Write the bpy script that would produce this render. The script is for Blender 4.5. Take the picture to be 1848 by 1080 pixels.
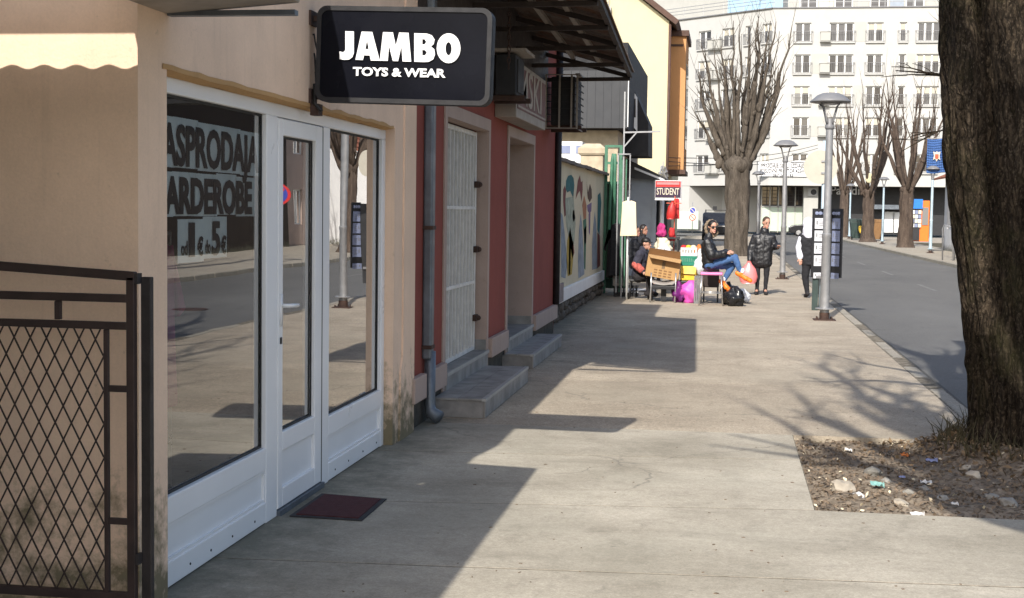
import bpy, bmesh, math, random
from mathutils import Vector, Matrix, Euler, noise
random.seed(7)
R = math.radians
sc = bpy.context.scene
for o in list(bpy.data.objects): bpy.data.objects.remove(o)
COL = sc.collection

# ------------------------------------------------------------ camera
F, CX, CY, CAMH = 2464.0, 924.0, 540.0, 1.65
ROLL, VPX, VPY = .014, 1309.0, 387.0
PITCH = math.atan((CY-(VPY-ROLL*(VPX-CX)))/F); YAW = math.atan((VPX-CX)/F)
fwd = Vector((-math.sin(YAW)*math.cos(PITCH), math.cos(YAW)*math.cos(PITCH), -math.sin(PITCH)))
r0 = Vector((math.cos(YAW), math.sin(YAW), 0)); u0 = r0.cross(fwd)
rgt = r0*math.cos(ROLL)+u0*math.sin(ROLL); upv = u0*math.cos(ROLL)-r0*math.sin(ROLL)
EYE = Vector((0, 0, CAMH))
cd = bpy.data.cameras.new('camera'); cam = bpy.data.objects.new('camera', cd); COL.objects.link(cam)
cd.sensor_width = 36; cd.lens = F/1848*36; cd.clip_start = .05; cd.clip_end = 3000
cam.matrix_world = Matrix(((rgt.x, upv.x, -fwd.x, 0), (rgt.y, upv.y, -fwd.y, 0), (rgt.z, upv.z, -fwd.z, CAMH), (0, 0, 0, 1)))
sc.camera = cam
def ray(px, py): return fwd+rgt*((px-CX)/F)-upv*((py-CY)/F)
def G(px, py, z=0.): d = ray(px, py); return EYE+d*((z-CAMH)/d.z)
def PX(px, py, x): d = ray(px, py); return EYE+d*(x/d.x)
def PY(px, py, y): d = ray(px, py); return EYE+d*(y/d.y)

# ------------------------------------------------------------ sky, sun, exposure
SUNV = Vector((.22, 1.31, -1)).normalized()
EL = math.asin(-SUNV.z)
w = bpy.data.worlds.new('World'); sc.world = w; w.use_nodes = True
nt = w.node_tree; bg = nt.nodes['Background']
sky = nt.nodes.new('ShaderNodeTexSky'); sky.sky_type = 'NISHITA'; sky.sun_disc = False
sky.sun_elevation = EL; sky.sun_rotation = math.atan2(-SUNV.x, -SUNV.y) % (2*math.pi)
sky.air_density = 1.0; sky.dust_density = 2.0; sky.ozone_density = 1.0
nt.links.new(sky.outputs[0], bg.inputs[0]); bg.inputs[1].default_value = .15
sl = bpy.data.lights.new('sun', 'SUN'); sl.energy = 4.0; sl.angle = R(.53); sl.color = (1, .95, .875)
so = bpy.data.objects.new('sun', sl); COL.objects.link(so); so.location = (-5, -20, 30)
so.rotation_euler = SUNV.to_track_quat('-Z', 'Y').to_euler()
vs = sc.view_settings; vs.view_transform = 'Standard'; vs.look = 'None'; vs.gamma = 1; vs.use_curve_mapping = False
vs.exposure = .66

# ------------------------------------------------------------ materials
def lin(r, g, b):
    f = lambda c: (c/255/12.92 if c/255 <= .04045 else ((c/255+.055)/1.055)**2.4)
    return (f(r), f(g), f(b))
MATS = {}
class NT:
    def __init__(s, name):
        s.m = bpy.data.materials.new(name); s.m.use_nodes = True; s.t = s.m.node_tree
        s.b = s.t.nodes['Principled BSDF']; s.out = s.t.nodes['Material Output']
        s.pos = s.t.nodes.new('ShaderNodeNewGeometry').outputs['Position']
    def n(s, k, **kw):
        x = s.t.nodes.new(k)
        for a, b in kw.items(): setattr(x, a, b)
        return x
    def l(s, a, b): s.t.links.new(a, b)
    def noise(s, scale, detail=4, vec=None, rough=.55, dist=0):
        x = s.n('ShaderNodeTexNoise'); x.inputs['Scale'].default_value = scale; x.inputs['Detail'].default_value = detail
        x.inputs['Roughness'].default_value = rough; x.inputs['Distortion'].default_value = dist
        s.l(vec or s.pos, x.inputs['Vector']); return x.outputs['Fac']
    def vor(s, scale, vec=None, feature='F1', out='Distance', rnd=1):
        x = s.n('ShaderNodeTexVoronoi', feature=feature); x.inputs['Scale'].default_value = scale
        x.inputs['Randomness'].default_value = rnd
        s.l(vec or s.pos, x.inputs['Vector']); return x.outputs[out]
    def scale(s, v, sx, sy, sz):
        x = s.n('ShaderNodeVectorMath', operation='MULTIPLY'); s.l(v, x.inputs[0]); x.inputs[1].default_value = (sx, sy, sz); return x.outputs[0]
    def ramp(s, fac, a, b, ca=0., cb=1.):
        x = s.n('ShaderNodeMapRange'); s.l(fac, x.inputs[0])
        for i, q in enumerate((a, b, ca, cb)): x.inputs[i+1].default_value = q
        return x.outputs[0]
    def math(s, op, a, b=None):
        x = s.n('ShaderNodeMath', operation=op)
        for i, q in enumerate((a, b)):
            if q is None: continue
            if isinstance(q, (int, float)): x.inputs[i].default_value = q
            else: s.l(q, x.inputs[i])
        return x.outputs[0]
    def mix(s, fac, a, b, mode='MIX'):
        x = s.n('ShaderNodeMix', data_type='RGBA', blend_type=mode)
        for i, q in ((0, fac), (6, a), (7, b)):
            if isinstance(q, (int, float)): x.inputs[i].default_value = q
            elif isinstance(q, tuple): x.inputs[i].default_value = (*q[:3], 1)
            else: s.l(q, x.inputs[i])
        return x.outputs[2]
    def bump(s, h, strength=.3, dist=.01):
        x = s.n('ShaderNodeBump'); x.inputs['Strength'].default_value = strength; x.inputs['Distance'].default_value = dist
        s.l(h, x.inputs['Height']); s.l(x.outputs[0], s.b.inputs['Normal'])
    def xyz(s, v=None):
        x = s.n('ShaderNodeSeparateXYZ'); s.l(v or s.pos, x.inputs[0]); return x.outputs
    def fin(s, col=None, rough=.7, metal=0, spec=.5):
        if col is not None:
            if isinstance(col, tuple): s.b.inputs['Base Color'].default_value = (*col[:3], 1)
            else: s.l(col, s.b.inputs['Base Color'])
        if isinstance(rough, (int, float)): s.b.inputs['Roughness'].default_value = rough
        else: s.l(rough, s.b.inputs['Roughness'])
        s.b.inputs['Metallic'].default_value = metal; s.b.inputs['Specular IOR Level'].default_value = spec
        return s.m
def mul(c, k): return tuple(min(1, x*k) for x in c)
def pm(name, col, rough=.7, var=.12, scale=5., bump=.15, bscale=60., metal=0, spec=.4, fine=.06):
    if name in MATS: return MATS[name]
    s = NT(name)
    c = s.mix(s.ramp(s.noise(scale, 5), .3, .7), mul(col, 1-var), mul(col, 1+var))
    fn = s.noise(bscale, 3)
    c = s.mix(1., c, s.mix(fn, (1-fine*2,)*3, (1+fine*0+1e-4,)*3), 'MULTIPLY')
    if bump: s.bump(fn, bump, .004)
    MATS[name] = s.fin(c, s.ramp(s.noise(scale*1.7, 3), .3, .7, max(.05, rough-.08), min(1, rough+.08)), metal, spec)
    return MATS[name]

def m_concrete(name, c1, c2, coarse):
    s = NT(name)
    big = s.ramp(s.noise(.9, 6, rough=.65), .32, .68)
    c = s.mix(big, c1, c2)
    oi = s.n('ShaderNodeObjectInfo')
    c = s.mix(1., c, s.mix(oi.outputs['Random'], (.92,)*3, (1.0,)*3), 'MULTIPLY')
    pat = s.noise(3.5, 6, s.scale(s.pos, 1, .8, 1), .7)
    c = s.mix(s.ramp(pat, .52, .74, 0, .5), c, mul(c1, .6))
    sp = s.vor(90 if coarse else 160, out='Color'); sx = s.xyz(sp)[0]
    c = s.mix(1., c, s.mix(sx, (.72 if coarse else .86,)*3, (1.12 if coarse else 1.05,)*3), 'MULTIPLY')
    g1 = s.noise(24, 7, s.scale(s.pos, 1, 1, 1), .8); c = s.mix(1., c, s.mix(s.ramp(g1, .3, .7), (.80,)*3, (1.12,)*3), 'MULTIPLY'); g2 = s.noise(60, 5, None, .8); c = s.mix(1., c, s.mix(s.ramp(g2, .3, .7), (.84,)*3, (1.12,)*3), 'MULTIPLY')
    f2 = s.noise(260, 2); c = s.mix(1., c, s.mix(f2, (.8,)*3, (1.15,)*3), 'MULTIPLY')
    sk = s.noise(2.2, 6, s.scale(s.pos, .35, 1.6, 1), .7); c = s.mix(s.ramp(sk, .53, .70, 0, .42), c, mul(c1, .62)); c = s.mix(s.ramp(s.noise(.55, 4), .5, .7, 0, .5), c, (c1[0]*.95, c1[1]*1.0, c1[2]*1.02))
    # dark spots: old chewing gum and oil
    gum = s.ramp(s.vor(3.4, s.scale(s.pos, 1, 1.9, 1)), .03, .07, 1, 0); gm = s.ramp(s.noise(1.1, 2), .45, .58)
    c = s.mix(s.math('MULTIPLY', s.math('MULTIPLY', gum, gm), .5), c, (.08, .075, .07))
    # hairline cracks
    ds = s.n('ShaderNodeVectorMath', operation='ADD'); nz = s.n('ShaderNodeTexNoise'); nz.inputs['Scale'].default_value = 1.7; nz.inputs['Detail'].default_value = 6
    s.l(s.pos, nz.inputs['Vector']); s.l(s.pos, ds.inputs[0]); s.l(s.scale(nz.outputs['Color'], .7, .7, 0), ds.inputs[1])
    ed = s.vor(.33, s.scale(ds.outputs[0], 1, 1, 0), 'DISTANCE_TO_EDGE')
    ck = s.math('MULTIPLY', s.ramp(ed, .0, .004, 1, 0), s.ramp(s.noise(.8, 3), .5, .62))
    c = s.mix(s.math('MULTIPLY', ck, .55), c, (.1, .095, .085))
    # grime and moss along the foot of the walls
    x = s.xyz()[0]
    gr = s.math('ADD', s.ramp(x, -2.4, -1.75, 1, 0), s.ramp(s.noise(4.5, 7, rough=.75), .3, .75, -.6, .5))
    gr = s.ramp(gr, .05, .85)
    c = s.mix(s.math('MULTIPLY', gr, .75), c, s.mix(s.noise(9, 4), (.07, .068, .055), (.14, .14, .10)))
    h = s.math('ADD', s.math('MULTIPLY', sx, .5), f2)
    s.bump(h, .35 if coarse else .2, .006)
    return s.fin(c, .9, 0, .25)
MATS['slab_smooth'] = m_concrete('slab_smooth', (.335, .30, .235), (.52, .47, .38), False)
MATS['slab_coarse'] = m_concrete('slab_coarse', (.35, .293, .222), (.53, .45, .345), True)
MATS['kerb'] = m_concrete('kerb', (.30, .27, .22), (.42, .38, .31), True)
MATS['slab_far'] = m_concrete('slab_far', (.38, .335, .27), (.45, .40, .32), True)

def m_asphalt(name, c1, c2):
    s = NT(name)
    c = s.mix(s.ramp(s.noise(.35, 6, s.scale(s.pos, 1, .35, 1), .65), .3, .7), c1, c2)
    sp = s.xyz(s.vor(140, out='Color'))[0]
    c = s.mix(1., c, s.mix(sp, (.75,)*3, (1.25,)*3), 'MULTIPLY')
    st = s.noise(1.6, 5, s.scale(s.pos, 1, .5, 1), .7)
    c = s.mix(s.ramp(st, .6, .8, 0, .45), c, mul(c2, 1.5))
    c = s.mix(s.ramp(s.noise(.9, 5, None, .7), .6, .75, 0, .4), c, mul(c1, .5))
    s.bump(sp, .35, .006)
    return s.fin(c, .88, 0, .3)
MATS['asphalt'] = m_asphalt('asphalt', (.095, .092, .087), (.14, .136, .127))
MATS['asphalt_dark'] = m_asphalt('asphalt_dark', (.055, .052, .047), (.08, .077, .07))
MATS['ground'] = m_asphalt('ground', (.16, .15, .13), (.22, .21, .18))

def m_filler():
    s = NT('joint_dirt_shade'); c = s.mix(s.ramp(s.noise(14, 5), .35, .65), (.07, .06, .045), (.24, .21, .165)); return s.fin(c, .95, 0, .1)
MATS['joint_dirt_shade'] = m_filler()  # dark filler colour carries the joint shadows as well as dirt
def m_plaster(name, c, stain=(.09, .085, .06), top=.5, var=.1, streak=True, mottle=.35):
    s = NT(name)
    k = s.mix(s.ramp(s.noise(1.3, 6, rough=.65), .3, .7), mul(c, 1-var), mul(c, 1+var))
    k = s.mix(s.ramp(s.noise(3., 7, s.scale(s.pos, 1, 1, .5), .75), .55, .8, 0, mottle), k, mul(c, .62))
    fn = s.noise(120, 3); k = s.mix(1., k, s.mix(fn, (.88,)*3, (1.05,)*3), 'MULTIPLY')
    if streak:
        st = s.noise(6, 5, s.scale(s.pos, 2.2, 2.2, .12), .7)
        k = s.mix(s.ramp(st, .56, .75, 0, .22), k, mul(c, .55))
    # small knocks and drill holes
    d = s.ramp(s.vor(3.2), .02, .034, 1, 0); k = s.mix(s.math('MULTIPLY', d, s.ramp(s.noise(2, 1), .55, .6)), k, (.05, .045, .04))
    z = s.xyz()[2]
    g = s.math('ADD', s.ramp(z, 0, top, 1, 0), s.ramp(s.noise(7, 6, rough=.7), .3, .75, -.85, .3))
    g = s.ramp(g, 0, .6); k = s.mix(s.math('MULTIPLY', g, .85), k, s.mix(s.noise(15, 3), stain, mul(stain, 1.9)))
    s.bump(s.math('ADD', s.noise(60, 5), s.math('MULTIPLY', s.noise(9, 4), 1.5)), .25, .008)
    return s.fin(k, .9, 0, .2)
MATS['plaster_tan'] = m_plaster('plaster_tan', (.78, .575, .425), stain=(.065, .062, .03), top=.75)
MATS['plaster_ochre'] = m_plaster('plaster_ochre', (.48, .29, .13), top=.01, mottle=.6)
MATS['plaster_red'] = m_plaster('plaster_red', (.245, .068, .052), stain=(.05, .045, .04), top=.25, mottle=.25)
MATS['plaster_pinkgrey'] = m_plaster('plaster_pinkgrey', (.40, .31, .265), stain=(.1, .09, .08), top=.1)
MATS['plaster_cream'] = m_plaster('plaster_cream', (.55, .48, .34), top=.3)
MATS['plaster_yellow'] = m_plaster('plaster_yellow', (.53, .48, .315), top=.3, var=.04, mottle=.08)
MATS['plaster_orange'] = m_plaster('plaster_orange', (.52, .27, .12), top=.1, var=.05, mottle=.1)
MATS['facade_white'] = m_plaster('facade_white', (.43, .425, .405), stain=(.3, .28, .25), top=.3, var=.04, mottle=.06, streak=False)
MATS['facade_grey'] = m_plaster('facade_grey', (.40, .395, .365), top=.3, var=.05, mottle=.2)
MATS['plaster_brown'] = m_plaster('plaster_brown', (.045, .034, .028), top=.3)
MATS['plinth_dark'] = m_plaster('plinth_dark', (.10, .085, .07), stain=(.03, .03, .025), top=.4, mottle=.5)
MATS['house_white'] = m_plaster('house_white', (.62, .62, .62), top=.5, var=.05)

def m_bark(name, c1, c2, sc_=1., moss=0.):
    s = NT(name)
    v = s.scale(s.pos, 1, 1, .16)
    a = s.noise(16*sc_, 7, v, .7, .6); b = s.noise(45*sc_, 4, s.scale(s.pos, 1, 1, .3), .6)
    k = s.mix(s.ramp(a, .35, .65), c1, c2)
    k = s.mix(s.ramp(b, .55, .75, 0, .7), k, mul(c2, 1.7))
    k = s.mix(s.ramp(s.noise(2.2*sc_, 5), .5, .75, 0, .5), k, mul(c1, .6))
    if moss: k = s.mix(s.math('MULTIPLY', s.ramp(s.noise(3, 6, rough=.7), .45, .7), moss), k, (.06, .065, .02))
    s.bump(s.math('ADD', a, s.math('MULTIPLY', b, .5)), .9, .03)
    return s.fin(k, .92, 0, .15)
MATS['bark_near'] = m_bark('bark_near', (.010, .0075, .0055), (.085, .062, .040), 1., .3)
MATS['bark'] = m_bark('bark', (.045, .037, .029), (.115, .096, .077), .6)
MATS['bark_far'] = m_bark('bark_far', (.05, .037, .03), (.11, .083, .065), .6)

def m_bark_near():
    s = NT('bark_near'); nz = s.n('ShaderNodeTexNoise'); nz.inputs['Scale'].default_value = 5; nz.inputs['Detail'].default_value = 5; s.l(s.pos, nz.inputs['Vector'])
    ad = s.n('ShaderNodeVectorMath', operation='ADD'); s.l(s.pos, ad.inputs[0]); s.l(s.scale(nz.outputs['Color'], .12, .12, .22), ad.inputs[1])
    v = s.scale(ad.outputs[0], 1, 1, .17)
    ed = s.vor(30, v, 'DISTANCE_TO_EDGE'); a = s.noise(30, 7, v, .75); b = s.noise(70, 4, s.scale(s.pos, 1, 1, .5), .65)
    pl = s.math('ADD', s.ramp(ed, .0, .22, 0, .55), s.ramp(a, .3, .7, 0, .45))
    k = s.mix(pl, (.009, .007, .005), s.mix(s.ramp(a, .35, .7), (.030, .022, .015), (.15, .112, .075)))
    k = s.mix(s.ramp(b, .54, .70, 0, .6), k, (.26, .20, .14)); k = s.mix(s.ramp(s.noise(2.2, 5), .5, .72, 0, .6), k, (.012, .009, .007))
    k = s.mix(s.math('MULTIPLY', s.ramp(s.noise(2.7, 6, rough=.7), .5, .7), .4), k, (.055, .055, .018))
    s.bump(s.math('ADD', s.math('MULTIPLY', pl, 1.2), s.math('MULTIPLY', a, .7)), 1., .035); return s.fin(k, .93, 0, .12)
MATS['bark_near'] = m_bark_near()
def m_glass(name, tint=(.9, .95, .93), rough=.0, opaque=0., body=(.02, .022, .022), wav=0., gain=1.6):
    s = NT(name); t = s.t
    fr = s.n('ShaderNodeFresnel'); fr.inputs[0].default_value = 1.52
    gl = s.n('ShaderNodeBsdfGlossy'); gl.inputs['Roughness'].default_value = rough
    if wav:
        bm = s.n('ShaderNodeBump'); bm.inputs['Strength'].default_value = wav; bm.inputs['Distance'].default_value = .02
        s.l(s.noise(1.1, 1, s.scale(s.pos, 1, 1, .45)), bm.inputs['Height']); s.l(bm.outputs[0], gl.inputs['Normal'])
    k = s.math('MULTIPLY', fr.outputs[0], gain); k = s.math('MINIMUM', k, .82)
    if opaque:
        under = s.n('ShaderNodeBsdfDiffuse'); under.inputs[0].default_value = (*body, 1)
    else:
        under = s.n('ShaderNodeBsdfTransparent'); under.inputs[0].default_value = (*tint, 1)
    mx = s.n('ShaderNodeMixShader'); s.l(k, mx.inputs[0]); s.l(under.outputs[0], mx.inputs[1]); s.l(gl.outputs[0], mx.inputs[2])
    s.l(mx.outputs[0], s.out.inputs[0]); return s.m
MATS['shop_glass'] = m_glass('shop_glass', wav=.12, gain=3.1)
MATS['pane_dark'] = m_glass('pane_dark', opaque=1, body=(.035, .03, .03), rough=.03)
MATS['pane_mid'] = m_glass('pane_mid', opaque=1, body=(.085, .08, .08), rough=.03)
MATS['pane_light'] = m_glass('pane_light', opaque=1, body=(.2, .195, .185), rough=.03)

def m_corr():
    s = NT('rust_sheet'); a = s.noise(3, 6, rough=.7)
    c = s.mix(s.ramp(a, .4, .65), (.16, .14, .125), (.13, .06, .035)); c = s.mix(s.ramp(s.noise(25, 4), .5, .7, 0, .6), c, (.06, .04, .03))
    s.bump(a, .2, .01); return s.fin(c, .75, .2, .3)
MATS['rust_sheet'] = m_corr()
def m_dirt():
    s = NT('pit_soil'); a = s.noise(7, 8, rough=.75); b = s.xyz(s.vor(45, out='Color'))[0]
    c = s.mix(s.ramp(a, .35, .65), (.14, .11, .08), (.30, .245, .185)); c = s.mix(s.ramp(b, .6, 1, 0, .6), c, (.30, .25, .185)); c = s.mix(s.ramp(b, 0, .3, .6, 0), c, (.035, .025, .018))
    s.bump(s.math('ADD', a, b), .8, .02); return s.fin(c, .95, 0, .1)
MATS['pit_soil'] = m_dirt()

P = pm
P('pvc', (.80, .80, .80), .35, .04, 2, .03, 200, spec=.5, fine=.02)
P('pvc_panel', (.78, .785, .79), .4, .04, 2, .03, 200, fine=.02)
P('gasket', (.02, .02, .02), .6)
P('gate_iron', (.030, .0165, .014), .6, .35, 9, .35, 90)
P('post_black', (.022, .018, .018), .6, .4, 12, .4, 60)
P('sign_black', (.006, .0065, .010), .25, .2, 3, .0, 90, spec=.06)
P('sign_frame', (.011, .011, .013), .65, .25, 8, .1, 60)
P('sign_white', (.80, .80, .80), .5, .02, 2, 0)
P('paper', (.90, .91, .92), .8, .05, 4, .05, 50)
P('ink', (.02, .02, .025), .8, .1)
P('zinc', (.14, .16, .185), .45, .25, 6, .1, 60, metal=.4)
P('galv', (.31, .31, .315), .45, .12, 8, .08, 120, metal=.45)
P('lamp_grey', (.17, .17, .175), .5, .1, 8, .05)
P('pole_blue', (.40, .50, .56), .5, .1, 6, .1)
P('grille_white', (.66, .65, .62), .5, .12, 10, .1, 80)
P('door_leaf', (.15, .145, .14), .6, .1, 4, .05)
P('step_tile', (.25, .243, .23), .55, .3, 5, .15, 90)
P('step_edge', (.36, .355, .34), .5, .1)
P('step_riser', (.22, .21, .2), .7, .25, 8, .2)
P('cable', (.015, .015, .015), .6)
P('rust_iron', (.055, .03, .022), .8, .35, 14, .3)
P('ac_white', (.30, .28, .26), .6, .2, 5, .1)
P('ac_dark', (.018, .018, .02), .7, .3)
P('cream_metal', (.30, .26, .22), .6, .15, 6, .1)
P('sign_maroon', (.12, .036, .032), .6, .15)
P('steel_dark', (.035, .024, .02), .65, .3, 8, .2)
P('cladding', (.033, .035, .039), .55, .08, 3, .03, 80)
P('black_roof', (.012, .012, .014), .7, .2)
P('brown_trim', (.085, .045, .032), .7, .15)
P('stone_dark', (.09, .075, .06), .9, .4, 6, .7, 25)
P('coping', (.13, .11, .095), .85, .3, 8, .4, 40)
P('pillar_stone', (.42, .35, .25), .9, .2, 5, .4, 50)
P('green_iron', (.05, .15, .09), .55, .2, 6, .1)
P('green_dark', (.025, .06, .04), .6, .3, 6, .15)
P('white_paint', (.72, .72, .70), .5, .06)
P('kiosk_grey', (.27, .31, .36), .6, .1, 3, .05)
P('purple', (.03, .012, .04), .6, .1)
P('cardboard', (.42, .25, .105), .85, .08, 5, .1, 40)
P('cardboard_dark', (.22, .12, .05), .85, .1)
P('plastic_green', (.02, .20, .13), .4, .15)
P('plastic_yellow', (.75, .50, .04), .45, .12)
P('plastic_white', (.70, .70, .70), .45, .08)
P('plastic_pink', (.72, .20, .42), .5, .1)
P('bag_pink', (.62, .09, .40), .5, .15)
P('bag_purple', (.12, .01, .12), .5, .2)
P('bag_coral', (.80, .22, .22), .35, .1, spec=.5)
P('bag_black', (.015, .015, .017), .25, .3, 8, .6, 18)
P('bag_white', (.62, .62, .64), .4, .1, 6, .5, 20)
P('chrome', (.50, .50, .50), .3, .1, metal=.8)
P('plastic_black', (.018, .018, .02), .5, .2)
P('beige_cloth', (.74, .63, .44), .9, .05)
P('red_cloth', (.45, .025, .025), .8, .25)
P('red_gloss', (.40, .025, .022), .35, .15)
P('magenta_cloth', (.42, .03, .16), .8, .2)
P('jacket_black', (.012, .012, .014), .48, .3, 14, .35, 22, spec=.45)
P('cloth_black', (.014, .014, .017), .85, .25, 20, .3)
P('cloth_navy', (.030, .030, .045), .85, .2)
P('cloth_dark', (.022, .02, .022), .9, .2)
P('denim', (.055, .12, .27), .85, .25, 14, .2)
P('fur', (.20, .15, .10), .95, .4, 40, .8, 60)
P('hair_black', (.012, .009, .008), .5, .3)
P('hair_brown', (.06, .032, .018), .6, .3)
P('skin', (.50, .27, .19), .55, .08, 8, .05)
P('skin_shade', (.33, .17, .115), .55, .08, 8, .05)  # darker copy of skin, shade put into the colour
P('sneaker_orange', (.85, .20, .02), .5, .08)
P('sock_white', (.72, .70, .70), .9, .03)
P('hoodie_white', (.68, .68, .74), .9, .06)
P('plaid', (.42, .10, .08), .9, .6, 22, .1)
P('mat_red', (.065, .016, .018), .95, .12, 20, .5, 300)
P('mat_edge', (.03, .03, .033), .8, .2)
P('bin_green', (.03, .05, .045), .5, .2)
P('kiosk_orange', (.80, .17, .02), .5, .06)
P('kiosk_blue', (.02, .17, .55), .5, .08)
P('flag_blue', (.045, .11, .29), .8, .12)
P('emblem_red', (.52, .10, .05), .8, .1)
P('emblem_white', (.62, .56, .45), .8, .05)
P('car_black', (.012, .013, .016), .2, .1, spec=.6)
P('tyre', (.012, .012, .012), .85)
P('lamp_glass', (.6, .6, .62), .2, .05)
P('light_red', (.4, .01, .01), .3)
P('sign_blue', (.04, .06, .35), .5, .05)
P('sign_red', (.55, .03, .03), .5, .05)
P('sign_back', (.43, .40, .33), .55, .06)
P('shop_black', (.022, .022, .024), .5, .2)
P('shutter_green', (.45, .53, .43), .6, .05)
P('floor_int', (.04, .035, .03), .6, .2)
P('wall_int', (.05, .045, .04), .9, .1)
P('roof_tile', (.27, .09, .045), .85, .25, 5, .3)
P('rubble', (.38, .33, .26), .9, .25, 9, .5, 50)
P('rubble_grey', (.26, .245, .215), .9, .25, 9, .5, 50)
P('litter_white', (.62, .60, .57), .7, .05)
P('litter_orange', (.55, .17, .04), .6, .05)
P('litter_blue', (.22, .25, .42), .6, .2)
P('litter_teal', (.20, .38, .35), .6, .1)
P('leaf_tan', (.20, .135, .075), .9, .3, 30, .2)
P('leaf_brown', (.17, .125, .085), .9, .35, 30, .2)
P('gravel_brown', (.17, .135, .10), .95, .35, 20, .4)
P('weed', (.075, .062, .03), .8, .3)
P('display_black', (.02, .02, .022), .5, .2)
P('card_print', (.62, .62, .64), .5, .06, 9)
P('card_shade', (.20, .23, .34), .6, .1, 9)  # blue-grey puts the shade on the rack's right-hand cards into the colour
P('stripe', (.165, .16, .15), .8, .2)
for nm, c in {'mural_teal': (.03, .15, .15), 'mural_red': (.23, .06, .045), 'mural_orange': (.45, .19, .09), 'mural_yellow': (.50, .33, .05), 'mural_green': (.05, .17, .10), 'mural_blue': (.10, .22, .33), 'mural_lilac': (.2, .13, .26), 'mural_grey': (.30, .34, .38), 'mural_pale': (.42, .44, .33), 'mural_brown': (.10, .05, .03)}.items(): P(nm, mul(c, .72), .9, .3, 9, .05)
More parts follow.
